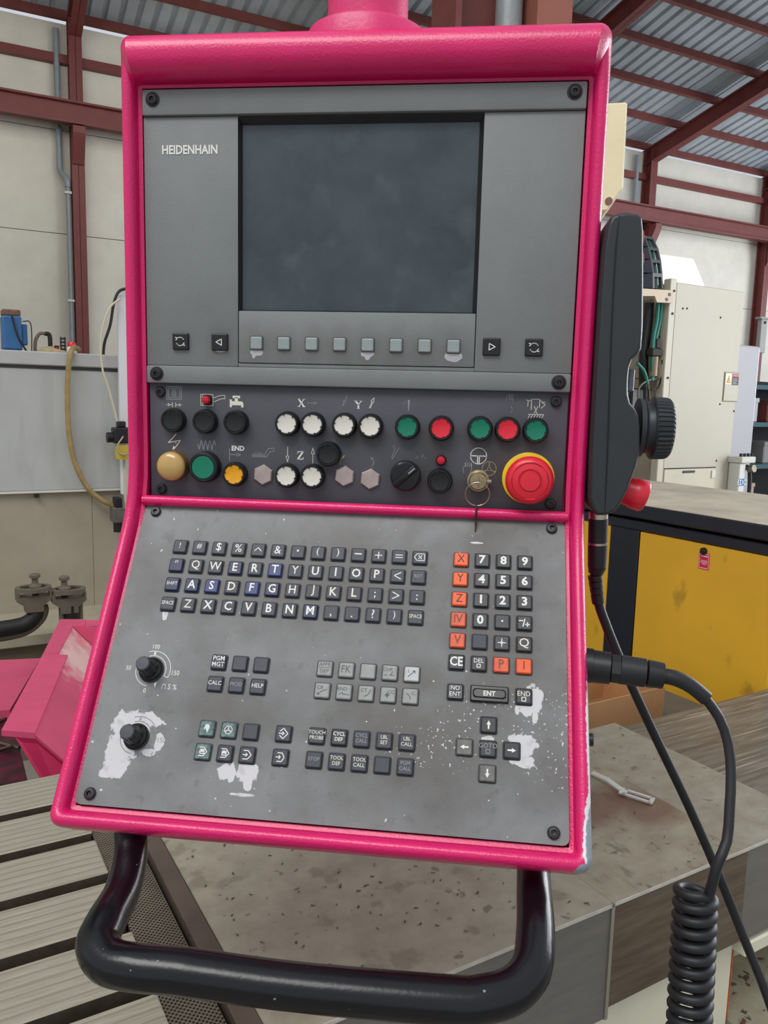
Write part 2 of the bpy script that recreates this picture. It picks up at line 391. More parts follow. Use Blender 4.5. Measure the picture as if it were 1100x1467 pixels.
# raised rounded bead all round: loft of nested outlines
UI, UO = 0.2475, 0.268                         # inner and outer half width
S_TOP_I, S_TOP_O = 0.3175 - SB, 0.368 - SB      # along the folded front
S_BOT_I, S_BOT_O = -0.3475, -0.3695
prof = []    # (fraction across 0 inner..1 outer, side height, top height, bottom height)
K = 12
for k in range(K + 1):
    a = PI * k / K * 0.96 + 0.02
    f = 0.24 + 0.76 * (0.5 - 0.5 * math.cos(a))
    prof.append((f, 0.0145 * math.sin(a) ** 0.75, 0.030 * math.sin(a) ** 0.7, 0.016 * math.sin(a) ** 0.75))
bead = []
NS = 26
def outline(f, hs, ht, hb):
    ft = f / 0.24 * 0.07 if f < 0.24 else 0.07 + (f - 0.24) / 0.76 * 0.93      # narrower flat ledge along the top hood
    ui = UI + (UO - UI) * f; st = S_TOP_I + (S_TOP_O - S_TOP_I) * ft; sb_ = S_BOT_I + (S_BOT_O - S_BOT_I) * f
    r = 0.001 + (0.013 - 0.001) * f; seg = 5; P = []
    # right side going up, top, left side going down, bottom
    for i in range(NS + 1):
        t = i / NS; P.append((ui, sb_ + r + (st - r - sb_ - r) * t, hs))
    for i in range(1, seg):
        a = i / seg * PI / 2; P.append((ui - r + r * math.cos(a), st - r + r * math.sin(a), hs + (ht - hs) * i / seg))
    for i in range(9): P.append((ui - r - (2 * ui - 2 * r) * i / 8, st, ht))
    for i in range(1, seg):
        a = PI / 2 + i / seg * PI / 2; P.append((-ui + r + r * math.cos(a), st - r + r * math.sin(a), ht + (hs - ht) * i / seg))
    for i in range(NS + 1):
        t = i / NS; P.append((-ui, st - r - (st - r - sb_ - r) * t, hs))
    for i in range(1, seg):
        a = PI + i / seg * PI / 2; P.append((-ui + r + r * math.cos(a), sb_ + r + r * math.sin(a), hs + (hb - hs) * i / seg))
    for i in range(9): P.append((-ui + r + (2 * ui - 2 * r) * i / 8, sb_, hb))
    for i in range(1, seg):
        a = 1.5 * PI + i / seg * PI / 2; P.append((ui - r + r * math.cos(a), sb_ + r + r * math.sin(a), hb + (hs - hb) * i / seg))
    return P
rings = []
rings.append([fold_impl(u, s, -0.012) for u, s, h in outline(0, 0, 0, 0)])
rings.append([fold_impl(u, s, -0.0035) for u, s, h in outline(0, 0, 0, 0)]); rings.append([fold_impl(u, s, -0.0025) for u, s, h in outline(0.21, 0, 0, 0)])
for f, a, b, c in prof: rings.append([fold_impl(u, s, h - 0.002) for u, s, h in outline(f, a, b, c)])
rings.append([fold_impl(u, s, -0.03) for u, s, h in outline(1, 0, 0, 0)])
bm = nb(); loft(bm, rings, cap=False)
# body box behind the bead: side profile pushed across
sp = [(0.010, 0.366), (0.12, 0.366), (0.15, 0.33), (0.15, -0.16), (-0.02, -0.44), (-0.175, -0.452)]
fr = [fold_impl(0, S_BOT_I - 0.014, -0.024), fold_impl(0, -0.06, -0.026), fold_impl(0, 0.0, -0.028), fold_impl(0, 0.06, -0.026), fold_impl(0, S_TOP_O - 0.010, -0.024)]
poly = [(p.y, p.z) for p in fr] + [(y + 0 * 1 - 0.06, Z0 + z - 0.9) for y, z in sp]
L_ = [V((-UO + 0.0012, y, z)) for y, z in poly]; R_ = [V((UO - 0.0012, y, z)) for y, z in poly]
A = [bm.verts.new(p) for p in L_]; B = [bm.verts.new(p) for p in R_]
nA = len(A)
for i in range(nA):
    bm.faces.new((A[i], B[i], B[(i + 1) % nA], A[(i + 1) % nA]))
bm.faces.new(A); bm.faces.new(B[::-1])
# the bar between button plate and keyboard plate
bar = []
for k in range(9):
    a = PI * k / 8; bar.append((0.0008 + -0.0065 * math.cos(a) * -1, 0.0085 * math.sin(a) ** 0.8 - 0.003))
rings = []
for u in (-UI - 0.002, UI + 0.002):
    rings.append([fold_impl(u, -0.0012 + s, h) for s, h in bar])
loft(bm, rings, cap=True)
frame = obj('housing', bm, None, con, 38)
# paint worn through to primer at the lower corner away from the keyboard's dials
PINKF = PINK.copy(); PINKF.name = 'pink_enamel_chipped'
bc = CI.inverted() @ (fold_impl(0.272, -0.345, 0.0))
def chip(m, pts, rgb, ragged=0.5, ns=90, soft=0.04):
    nt = m.node_tree; L = nt.links; N = nt.nodes; tc = N.new('ShaderNodeTexCoord'); prev = None
    for (p, r) in pts:
        a = N.new('ShaderNodeVectorMath'); a.operation = 'MULTIPLY_ADD'; L.new(tc.outputs['Object'], a.inputs[0])
        a.inputs[1].default_value = tuple(1 / x for x in r); a.inputs[2].default_value = tuple(-p[i] / r[i] for i in range(3))
        l = N.new('ShaderNodeVectorMath'); l.operation = 'LENGTH'; L.new(a.outputs[0], l.inputs[0])
        if prev is None: prev = l.outputs['Value']
        else:
            mn = N.new('ShaderNodeMath'); mn.operation = 'MINIMUM'; L.new(prev, mn.inputs[0]); L.new(l.outputs['Value'], mn.inputs[1]); prev = mn.outputs[0]
    nz = N.new('ShaderNodeTexNoise'); nz.inputs['Scale'].default_value = ns; nz.inputs['Detail'].default_value = 4; L.new(tc.outputs['Object'], nz.inputs['Vector'])
    ma = N.new('ShaderNodeMath'); ma.operation = 'MULTIPLY_ADD'; L.new(nz.outputs['Fac'], ma.inputs[0]); ma.inputs[1].default_value = ragged * 2; ma.inputs[2].default_value = -ragged
    ad = N.new('ShaderNodeMath'); ad.operation = 'ADD'; L.new(prev, ad.inputs[0]); L.new(ma.outputs[0], ad.inputs[1])
    mr = N.new('ShaderNodeMapRange'); L.new(ad.outputs[0], mr.inputs[0]); mr.inputs[1].default_value = 1 + soft; mr.inputs[2].default_value = 1 - soft; mr.inputs[3].default_value = 0; mr.inputs[4].default_value = 1
    mix_over(m, mr.outputs[0], rgb)
q = fold_impl(0.2705, -0.345, 0.004); q2 = fold_impl(0.2745, -0.25, 0.0); q3 = fold_impl(0.262, -0.371, 0.008)
chip(PINKF, [(q, (0.012, 0.055, 0.05)), (q2, (0.0105, 0.12, 0.095))], (226, 224, 226), 0.25, 160)
chip(PINKF, [(q, (0.0095, 0.046, 0.040)), (q3, (0.012, 0.03, 0.011))], (138, 148, 156), 0.25, 160)
frame.data.materials.append(PINKF)

# ---- monitor bezel
bz = nb()
T = 0.012
def ub(bm, u0, u1, v0, v1, z0, z1, bev=0.0012): box(bm, (u0, v0, z0), (u1, v1, z1), UPc, bev)
ub(bz, -0.2455, -0.1352, 0.0100, 0.2862, -0.012, -0.0015)
ub(bz, 0.1385, 0.2455, 0.0100, 0.2862, -0.012, -0.0015)
ub(bz, -0.2455, 0.2455, 0.2868, 0.3145, -0.012, 0.0025, 0.002)
ub(bz, -0.2455, 0.2455, -0.0108, 0.0097, -0.012, 0.0015, 0.002)
ub(bz, -0.1345, 0.1378, 0.0148, 0.0738, -0.012, -0.0015)
ub(bz, -0.1352, 0.1385, 0.0100, 0.0142, -0.012, -0.0028, 0.0005)
BEZM = GREY_UP
BEZM = GREY_UP.copy(); BEZM.name = 'grey_bezel_worn'
bezel = obj('monitor_bezel', bz, BEZM, con, 40)
bm = nb(); ub(bm, -0.2455, 0.2455, 0.2845, 0.2880, -0.013, -0.0035, 0.0004); obj('groove', bm, mat('shadow_gap', (40, 42, 44), 0.7), bezel)
# screen recess and glass
bm = nb()
o4 = [(-0.1352, 0.0738), (0.1385, 0.0738), (0.1385, 0.2845), (-0.1352, 0.2845)]
i4 = [(-0.1322, 0.0758), (0.1338, 0.0758), (0.1338, 0.2790), (-0.1322, 0.2790)]
for i in range(4):
    a, b = o4[i], o4[(i + 1) % 4]; c, d = i4[(i + 1) % 4], i4[i]
    face(bm, [UPc @ V((*a, -0.0025)), UPc @ V((*b, -0.0025)), UPc @ V((*c, -0.0085)), UPc @ V((*d, -0.0085))])
obj('screen_surround', bm, mat('screen_surround_black', (24, 26, 30), 0.4), bezel)
bm = nb(); n = 16; grid = []
for j in range(n + 1):
    row = []
    for i in range(n + 1):
        u = -0.134 + 0.27 * i / n; v = 0.0745 + 0.206 * j / n
        cz = -0.0098 + 0.0030 * (1 - ((u - 0.001) / 0.135) ** 2) * (1 - ((v - 0.176) / 0.102) ** 2)
        row.append(bm.verts.new(UPc @ V((u, v, cz))))
    grid.append(row)
for j in range(n):
    for i in range(n): bm.faces.new((grid[j][i], grid[j][i + 1], grid[j + 1][i + 1], grid[j + 1][i]))
obj('screen', bm, SCREEN, bezel, 60)['label'] = 'dark switched-off screen glass with dusty smudges and painted glare'
sm_ = noise_mask(SCREEN, 26, 0.56, 0.76, detail=3); mix_over(SCREEN, mult(SCREEN, sm_, 0.24), (112, 122, 128))  # pale blotches: smudges plus reflected glare painted into the glass colour
# printed name
logo = text('maker_name', 'HEIDENHAIN', 0.0088, WHITEP, bezel, (0, 0, 0), bold=0.028, xs=0.92)
logo.matrix_local = UPc @ Matrix.Translation((-0.1912, 0.2508, -0.0010))
xs_ = [v.co.x for v in logo.data.vertices]; kx = 0.0648 / (max(xs_) - min(xs_))
for v in logo.data.vertices: v.co.x *= kx

# plane holders: keys sit in local (u, v, h)
def at_up(o, u, v, h, rz=0): o.matrix_local = UPc @ Matrix.Translation((u, v, h)) @ Matrix.Rotation(rz, 4, 'Z'); return o
def at_lo(o, u, v, h, rz=0): o.matrix_local = LOc @ Matrix.Translation((u, -v, h)) @ Matrix.Rotation(rz, 4, 'Z'); return o
def new(name, me, parent=con):
    o = bpy.data.objects.new(name, me); C.objects.link(o); o.parent = parent; return o

# ---- middle plate
bm = nb(); box(bm, (-0.2450, -0.1462, -0.016), (0.2450, -0.0100, -0.0062), UPc, 0.001); mid = obj('button_plate', bm, None, con, 40)
MIDM = GREY_MID.copy(); MIDM.name = 'slate_plate_stained'
mid.data.materials.append(MIDM)
HM = -0.0062      # face of the middle plate

# ---- keyboard plate
bm = nb(); loft(bm, [[LOc @ V(p) for p in rrect(0.4946, 0.3405, 0.006, z, 3, (0.0, -0.1762))] for z in (-0.012, 0.0, 0.0006)])
kb = obj('keyboard_plate', bm, None, con, 40)
kb_me = kb.data
# keep the plate's own texture frame flat on the plate
kb.matrix_local = LOc; kb_me.transform(LOc.inverted())
KBM = GREY_LO.copy(); KBM.name = 'grey_keyboard_worn'
kb_me.materials.append(KBM)
m1 = noise_mask(KBM, 9, 0.48, 0.74, detail=8); mix_over(KBM, mult(KBM, m1, 0.75), (88, 83, 80))
m1b = noise_mask(KBM, 55, 0.60, 0.72, detail=4); mix_over(KBM, mult(KBM, m1b, 0.35), (78, 72, 68))
m2 = wear_mask(KBM, [(0.075, -0.255, 0.09, 0.07), (-0.10, -0.245, 0.06, 0.035), (0.18, -0.15, 0.055, 0.10), (-0.02, -0.10, 0.2, 0.05), (0.10, -0.20, 0.05, 0.03)], 0.9, 30, 0.8)
mix_over(KBM, mult(KBM, m2, 0.75), (84, 79, 75))
ell = []
def E(p, ru, rv): ell.append((p[0], p[1], ru, rv))
E((-0.2072, -0.2656), .019, .016); E((-0.2118, -0.2911), .016, .020); E((-0.2126, -0.3066), .013, .014); E((-0.2205, -0.3148), .009, .005)
E((-0.1935, -0.2581), .022, .008); E((-0.1717, -0.2804), .005, .010); E((-0.1800, -0.2909), .008, .004)
E((0.2132, -0.2079), .009, .013); E((0.2083, -0.2168), .010, .010); E((0.2146, -0.2263), .003, .008); E((0.1970, -0.2211), .002, .006)
E((0.2023, -0.2563), .014, .013); E((0.2059, -0.2723), .010, .006); E((0.1983, -0.2702), .010, .006)
E((-0.0956, -0.3035), .010, .008); E((-0.0901, -0.3051), .004, .010); E((-0.0737, -0.3032), .010, .012); E((-0.0713, -0.3132), .005, .007); E((-0.0400, -0.2897), .006, .006)
E((-0.1947, -0.1403), .003, .007); E((-0.0737, -0.3248), .012, .0016); E((0.1494, -0.0367), .007, .0012)
E((0.1674, -0.2526), .006, .003)
m3 = wear_mask(KBM, ell, 0.75, 120); mix_over(KBM, m3, BARE)
m3b = mult(KBM, m3, noise_mask(KBM, 70, 0.56, 0.70, detail=4)); mix_over(KBM, mult(KBM, m3b, 0.5), (158, 148, 148))
# fine splashes near the arrow keys
m4 = mult(KBM, wear_mask(KBM, [(*(0.1338, -0.2571), .05, .035), (*(0.2313, -0.2487), .035, .05), (*(0.0992, -0.2686), .04, .02), (*(0.1676, -0.2109), .03, .012)], 0.6, 30), noise_mask(KBM, 270, 0.65, 0.68, detail=2))
mix_over(KBM, m4, BARE)
m5 = noise_mask(KBM, 150, 0.765, 0.78, detail=1); mix_over(KBM, m5, (200, 200, 200))

# bezel wear under the soft keys
bezel.matrix_local = UPc; bezel.data.transform(UPc.inverted())
for ch in bezel.children:
    if ch.type == 'MESH' and ch.name.split('.')[0] != 'maker_name': ch.data.transform(UPc.inverted())
logo.matrix_local = Matrix.Translation((-0.1912, 0.2508, -0.0010))
mb_ = wear_mask(BEZM, [(-0.080 - 0.0325, 0.037, .020, .020)] + [(-0.113 + 0.0325 * i, 0.035, .017, .019) for i in range(8)] + [(-0.156, .035, .015, .017)], 0.8, 40, 0.6)
mix_over(BEZM, mult(BEZM, mb_, 0.35), (92, 86, 78))
mw_ = wear_mask(BEZM, [(-0.113, 0.0275, .0075, .0045), (-0.1165, 0.024, .002, .004), (0.0166, 0.0275, .0075, .004), (0.0166, 0.0235, .003, .003), (0.1145, 0.0265, .0095, .0062), (-0.156, .0282, .006, .002)], 0.25, 260)
mix_over(BEZM, mw_, (196, 194, 200))
mid.matrix_local = UPc; mid.data.transform(UPc.inverted())
mm_ = wear_mask(MIDM, [(0.148, -0.125, .03, .02), (0.17, -0.10, .02, .04), (0.23, -0.13, .03, .03), (0.08, -0.115, .02, .02), (0.10, -0.075, .02, .02), (0.17, -0.065, .05, .012), (-0.01, -0.065, .05, .01)], 0.9, 45, 0.6)
mix_over(MIDM, mult(MIDM, mm_, 0.5), (66, 58, 52))

# ---- screws
bm = nb(); lathe(bm, [(0.0062, 0), (0.0062, 0.0022), (0.0050, 0.0036), (0.0027, 0.0038), (0.0025, 0.0012), (0, 0.0010)], 14)
scr = bm; me_scr = bpy.data.meshes.new('screw'); bmesh.ops.recalc_face_normals(scr, faces=scr.faces[:]); scr.to_mesh(me_scr); scr.free(); me_scr.materials.append(SCREWM)
bm = nb(); lathe(bm, [(0.0082, 0), (0.0082, 0.0007), (0.0060, 0.0009), (0.006, 0)], 16); me_w = bpy.data.meshes.new('washer'); bm.to_mesh(me_w); bm.free(); me_w.materials.append(mat('washer_dark', (52, 52, 54), 0.5, metal=0.5))
for (u, v, h) in [(-0.2326, 0.3035, 0.0025), (0.2325, 0.3035, 0.0025), (-0.2326, 0, 0.0015), (0.2325, 0, 0.0015), (-0.2313, -0.0209, HM), (0.2313, -0.0209, HM), (-0.2313, -0.1367, HM), (0.2313, -0.1367, HM)]:
    o = at_up(new('screw', me_scr), u, v, h, random.random() * 3)
    if h > 0: new('washer', me_w, o)
for (u, v) in [(-0.2326, 0.0154), (0.2326, 0.0154), (-0.2326, 0.3358), (0.2326, 0.3358)]: at_lo(new('screw', me_scr), u, v, 0.0006, random.random() * 3)

# ---- keys
def key_mesh(w, h, name, m, hgt=0.0042, dish=0.0):
    bm = nb()
    rings = [rrect(w, h, 0.0016, 0), rrect(w, h, 0.0016, hgt * 0.55), rrect(w - 0.0010, h - 0.0010, 0.0016, hgt * 0.86), rrect(w - 0.0026, h - 0.0026, 0.0012, hgt)]
    if dish: rings += [rrect(w * 0.86, h * 0.56, 0.003, hgt), rrect(w * 0.80, h * 0.42, 0.003, hgt + dish)]
    loft(bm, rings)
    me = bpy.data.meshes.new(name); bmesh.ops.recalc_face_normals(bm, faces=bm.faces[:]); bm.to_mesh(me); bm.free(); me.materials.append(m); return me
_km = {}
def key(kind, u, v, label, name='key', w=0.0158, h=0.0158):
    k = (kind.name, w)
    if k not in _km: _km[k] = key_mesh(w, h, name, kind)
    o = at_lo(new(name, _km[k]), u, v, 0.0004); o['label'] = label
    return o
# dark socket rims round the keys, shared
bm = nb(); loft(bm, [rrect(0.0180, 0.0180, 0.002, 0.0), rrect(0.0180, 0.0180, 0.002, 0.0009), rrect(0.0168, 0.0168, 0.002, 0.0010)])
me_rim = bpy.data.meshes.new('key_rim'); bmesh.ops.recalc_face_normals(bm, faces=bm.faces[:]); bm.to_mesh(me_rim); bm.free(); me_rim.materials.append(mat('key_rim_black', (30, 31, 36), 0.5))
def rim(o): r = new('key_rim', me_rim, o); return r
KH = 0.0042 + 0.00012
def legend(o, s, h=0.0066, m=WHITEP, bold=0.02, xs=0.9, dy=0.0008, sp=0.95): return text('legend', s, h * 1.12, m, o, (0, dy, KH), bold=bold, xs=xs, sp=sp)
def icon(o, lines, w=0.0007, m=WHITEP, dx=0, dy=0, k=0.001, name='legend'):
    bm = nb()
    for l in lines:
        closed = l[0] == 'c'
        pts = l[1:] if closed else l
        stroke(bm, [(x * k + dx, y * k + dy) for x, y in pts], w, KH, closed)
    return obj(name, bm, m, o)
def filled(o, polys, m=WHITEP, k=0.001, name='legend'):
    bm = nb()
    for p in polys: face(bm, [(x * k, y * k, KH) for x, y in p])
    return obj(name, bm, m, o)

X0, PX = -0.1929, 0.02327
RV = [0.0592, 0.0826, 0.1060, 0.1294]
rowsK = ['!#$%^&\u2022()-+=\b', '"QWERTYUIOP<\r', '\tASDFGHJKL;>:', ' ZXCVBNM,.?)\x0b']
spoken = {'!': 'exclamation mark', '#': 'hash sign', '$': 'dollar sign', '%': 'percent sign', '^': 'caret', '&': 'ampersand', '\u2022': 'centre dot', '(': 'opening bracket', ')': 'closing bracket', '-': 'minus', '+': 'plus', '=': 'equals sign', '"': 'double quote', '<': 'less-than sign', '>': 'greater-than sign', ';': 'semicolon', ':': 'colon', ',': 'comma', '.': 'full stop', '?': 'question mark'}
blue = set('TS'); navy = set('FGM')
for r, line in enumerate(rowsK):
    for c, ch in enumerate(line):
        km = KEYB if ch in 'TSF' else KEYN if ch in 'AE"\tGM' else KEYD
        u, v = X0 + PX * c, RV[r]
        if ch == '\b':
            o = key(km, u, v, 'dark key with backspace symbol'); icon(o, [['c', (-6, 0), (-3, 4), (5.5, 4), (5.5, -4), (-3, -4)], [(-1.2, 2), (2.4, -2)], [(-1.2, -2), (2.4, 2)]], 0.0008)
        elif ch == '\r': o = key(km, u, v, 'dark key with faded RET legend'); legend(o, 'RET', 0.0034, FAINTP, 0.0, 0.95)
        elif ch == '\t': o = key(km, u, v, 'dark key lettered SHIFT'); legend(o, 'SHIFT', 0.0034, WHITEP, 0.0, 0.9)
        elif ch in ' \x0b': o = key(km, u, v, 'dark key lettered SPACE, ' + ('end of row' if ch == '\x0b' else 'start of row')); legend(o, 'SPACE', 0.0036, WHITEP if ch == ' ' else CREAMP, 0.0, 0.82)
        elif r == 3 and ch == ')':
            o = key(km, u, v, 'dark key with a second closing bracket'); legend(o, ch, 0.0062, WHITEP, 0.0, 0.9)
        else:
            nm = spoken.get(ch); o = key(km, u, v, ('blue key' if km is KEYB else 'dark key') + (' with ' + nm if nm else ' lettered ' + ch))
            if ch in ',.': legend(o, ch, 0.0075, WHITEP, 0.01, 0.9, dy=-0.0036)
            elif ch in ';:': legend(o, ch, 0.0075, WHITEP, 0.01, 0.9, dy=-0.0008)
            elif ch == '"': icon(o, [[(-0.6, 5.2), (-1.2, 2.6)], [(1.6, 5.2), (1.0, 2.6)]], 0.0008, CREAMP)
            elif ch == '\u2022': filled(o, [[(1.3 * math.cos(i * PI / 5), 1.3 * math.sin(i * PI / 5) + 1) for i in range(10)]])
            elif ch == '-': icon(o, [[(-3.6, 0.6), (3.6, 0.6)]], 0.0014)
            elif ch == '+': icon(o, [[(-3.8, 0), (3.8, 0)], [(0, -3.8), (0, 3.8)]], 0.0010)
            elif ch == '=': icon(o, [[(-3.8, 1.5), (3.8, 1.5)], [(-3.8, -1.5), (3.8, -1.5)]], 0.0009)
            elif ch == '<': icon(o, [[(3.6, 3.8), (-3.6, 0), (3.6, -3.8)]], 0.0010)
            elif ch == '>': icon(o, [[(-3.6, 3.8), (3.6, 0), (-3.6, -3.8)]], 0.0010)
            elif ch == '^': icon(o, [[(-3.8, -1.5), (0, 2.5), (3.8, -1.5)]], 0.0009)
            elif ch in '()': legend(o, ch, 0.0066, WHITEP, 0.0, 1.0)
            elif ch in '#!': legend(o, ch, 0.0056, WHITEP, 0.0, 1.0)
            else: legend(o, ch, 0.0082, CREAMP if ch in 'QYKZJPDL' else WHITEP, 0.002 if ch in 'QYZJHW%&$?' else 0.015, 0.92)
        rim(o)
NX = [0.1327, 0.1561, 0.1795, 0.2029]
NV = [0.0589, 0.0823, 0.1057, 0.1291, 0.1525, 0.1762]
pad = [['X', '7', '8', '9'], ['Y', '4', '5', '6'], ['Z', '1', '2', '3'], ['IV', '0', 'dot', '-/+'], ['V', '', 'cross', 'Q'], ['CE', 'DEL', 'P', 'I']]
for r in range(6):
    for c in range(4):
        s = pad[r][c]; u, v = NX[c], NV[r]
        if s in ('X', 'Y', 'Z', 'IV', 'V', 'P', 'I'):
            fad = s in ('IV', 'V', 'P'); o = key(KEYOR if fad else KEYO, u, v, ('faded orange' if fad else 'orange') + ' axis key lettered ' + s)
            legend(o, s, 0.0080, mat('smudged_brown_print', (136, 74, 58), 0.6) if fad else BROWNP, 0.02 if fad else 0.0, 0.85)
        elif s == '': o = key(KEYD, u, v, 'blank dark key in the number pad')
        elif s == 'dot': o = key(KEYK, u, v, 'black number pad key with a decimal point'); filled(o, [[(1.1 * math.cos(i * PI / 5), 1.1 * math.sin(i * PI / 5) + 0.6) for i in range(10)]])
        elif s == '-/+': o = key(KEYK, u, v, 'black number pad key with minus and plus sign'); icon(o, [[(-5.2, 2.2), (-1.6, 2.2)], [(0.6, 4), (-1.4, -4)], [(1.2, -1.8), (5.4, -1.8)], [(3.3, 0.3), (3.3, -3.9)]], 0.0011)
        elif s == 'cross': o = key(KEYK, u, v, 'black number pad key with a cross'); icon(o, [[(-4.2, 0), (4.2, 0)], [(0, 4.2), (0, -4.2)], [(-1, 1), (1, -1)], [(-1, -1), (1, 1)]], 0.0008)
        elif s == 'DEL': o = key(KEYK, u, v, 'black key lettered DEL above a small square'); legend(o, 'DEL', 0.0038, WHITEP, 0.0, 0.95, dy=0.0028); icon(o, [['c', (-1.7, -1), (1.7, -1), (1.7, -4.4), (-1.7, -4.4)]], 0.0008)
        elif s == 'CE': o = key(KEYK, u, v, 'black key lettered CE'); legend(o, 'CE', 0.0080, WHITEP, 0.02, 0.85)
        else: o = key(KEYK, u, v, 'black number pad key lettered ' + s); legend(o, s, 0.0078, CREAMP if s == 'Q' else WHITEP, 0.0 if s == 'Q' else 0.03, 1.05)
        rim(o)
o = key(KEYK, 0.1330, 0.2075, 'black key lettered NO ENT in a thin frame'); legend(o, 'NO\nENT', 0.0038, WHITEP, 0.0, 0.95, sp=0.98); icon(o, [['c', (-6.2, 6), (6.2, 6), (6.2, -6), (-6.2, -6)]], 0.0006, FAINTP); rim(o)
me_e = key_mesh(0.0395, 0.0172, 'key', BLACKG, 0.0045, 0.0012)
o = at_lo(new('key', me_e), 0.1681, 0.2076, 0.0004); o['label'] = 'wide glossy black key lettered ENT'; text('legend', 'ENT', 0.0046, WHITEP, o, (0, 0, 0.0059), bold=0.02, xs=0.95)
o = key(KEYK, 0.2031, 0.2077, 'black key lettered END above a small square'); legend(o, 'END', 0.0042, CREAMP, 0.0, 0.95, dy=0.0026); icon(o, [['c', (-2.0, -1.2), (2.0, -1.2), (2.0, -5), (-2.0, -5)]], 0.0008); rim(o)
def arrow(o, ang, m=WHITEP):
    c_, s_ = math.cos(ang), math.sin(ang); P = [(-4.2, 0.8), (0.2, 0.8), (0.2, 2.2), (4.2, 0), (0.2, -2.2), (0.2, -0.8), (-4.2, -0.8)]
    filled(o, [[(x * c_ - y * s_, x * s_ + y * c_) for x, y in P[1:2] + P[2:5] + P[5:6]], [(x * c_ - y * s_, x * s_ + y * c_) for x, y in (P[0], P[1], P[5], P[6])]], m)
for (u, v, a, s, m_) in [(0.1682, 0.2390, PI / 2, 'up', KEYK), (0.1447, 0.2626, PI, 'left', KEYW), (0.1917, 0.2626, 0, 'right', KEYK), (0.1682, 0.2864, -PI / 2, 'down', KEYW)]:
    o = key(m_, u, v, ('worn grey' if m_ is KEYW else 'black') + ' key with an arrow pointing ' + {'up': 'upwards', 'down': 'downwards', 'left': 'away from the frame', 'right': 'towards the frame edge'}[s]); arrow(o, a); rim(o)
o = key(KEYK, 0.1682, 0.2626, 'black key lettered GOTO above a small square'); legend(o, 'GOTO', 0.0040, FAINTP, 0.0, 0.92, dy=0.0030); icon(o, [['c', (-1.9, -0.8), (1.9, -0.8), (1.9, -4.6), (-1.9, -4.6)]], 0.0007, FAINTP); rim(o)
# program keys
FX = [-0.1225, -0.0991, -0.0757]
for (u, v, s) in [(FX[0], .1923, 'PGM\nMGT'), (FX[1], .1923, ''), (FX[2], .1923, ''), (FX[0], .2158, 'CALC'), (FX[1], .2158, 'MOD'), (FX[2], .2158, 'HELP')]:
    o = key(KEYD, u, v, 'dark key lettered ' + s.replace('\n', ' ') if s else 'blank dark key beside the PGM MGT key')
    if s: legend(o, s, 0.0041 if '\n' in s else 0.0036, FAINTP if s == 'MOD' else WHITEP, 0.004 if '\n' in s else 0.0, 0.95, sp=0.95)
    rim(o)
def machine_icon(o, inner, m=WHITEP):
    L = [[(-3.5, 4.2), (1.2, 4.2), (4.6, 0), (1.2, -4.2), (-3.5, -4.2)]]
    if inner == 'arrow': L += [[(-4, 0), (0.8, 0)], [(-0.8, 1.3), (0.8, 0), (-0.8, -1.3)]]
    elif inner == 'block': L += [['c', (-2.6, 2), (1.6, 2), (1.6, -2), (-2.6, -2)], [(-2.2, 0), (1.2, 0)], [(-2.2, 1), (1.2, 1)]]
    icon(o, L, 0.0009, m)
for (u, v, k, m_, lab) in [(FX[0], .2630, 'hand', KEYT, 'worn teal key with a hand symbol'), (FX[1], .2630, 'wheel', KEYT, 'worn teal key with a handwheel symbol'), (FX[2], .2630, '', KEYD, 'blank dark key beside the handwheel symbol key'),
                           (FX[0], .2864, 'block', KEYT, 'worn teal key with a boxed block symbol'), (FX[1], .2864, 'block', KEYD, 'dark key with a program block symbol'), (FX[2], .2864, 'arrow', KEYD, 'dark key with an arrow entering a pointed box'),
                           (-0.0410, .2625, 'dia', KEYD, 'dark key with an arrow entering a diamond'), (-0.0410, .2862, 'arrow2', KEYD, 'dark key with an arrow entering an open box')]:
    o = key(m_, u, v, lab)
    if k == 'hand': filled(o, [[(-2.5, 1), (-1.5, 4), (1.5, 4.4), (3.2, 2), (2.4, -1), (1, -4.6), (-0.4, -1.2), (-1.2, 0.6), (-2, -1.6), (-2.8, -0.6)]], mat('pale_teal_print', (206, 224, 218)))
    elif k == 'wheel': icon(o, [['c'] + arc(0, 0, 4.0, 0, 342, 18), [(0, 0), (0, 4)], [(0, 0), (-3.4, -2)], [(0, 0), (3.4, -2)]], 0.0008)
    elif k == 'dia': icon(o, [[(-3.5, 2.2), (0, 5.2), (4.8, 0), (0, -5.2), (-3.5, -2.2)], [(-4.5, 0), (1, 0)], [(-0.8, 1.5), (1, 0), (-0.8, -1.5)]], 0.0009)
    elif k == 'arrow2': icon(o, [[(-2.8, 4.2), (1.8, 4.2), (4.2, 0), (1.8, -4.2), (-2.8, -4.2)], [(-4, 0), (0.4, 0)], [(-1.2, 1.4), (0.4, 0), (-1.2, -1.4)]], 0.0009)
    elif k: machine_icon(o, k)
    rim(o)
GX = [-0.0062 + 0.02322 * i for i in range(5)]
g1 = [('APPR\nDEP', 'APPR DEP'), ('FK', 'FK'), ('', ''), ('CHF', 'CHF and a chamfer line'), ('L', 'a slanting line arrow')]
g2 = [('CR', 'CR and a corner arrow'), ('RND', 'RND and a rounded corner'), ('CT', 'CT and a curved arrow'), ('CC', 'CC and a centre cross'), ('C', 'C and an arc')]
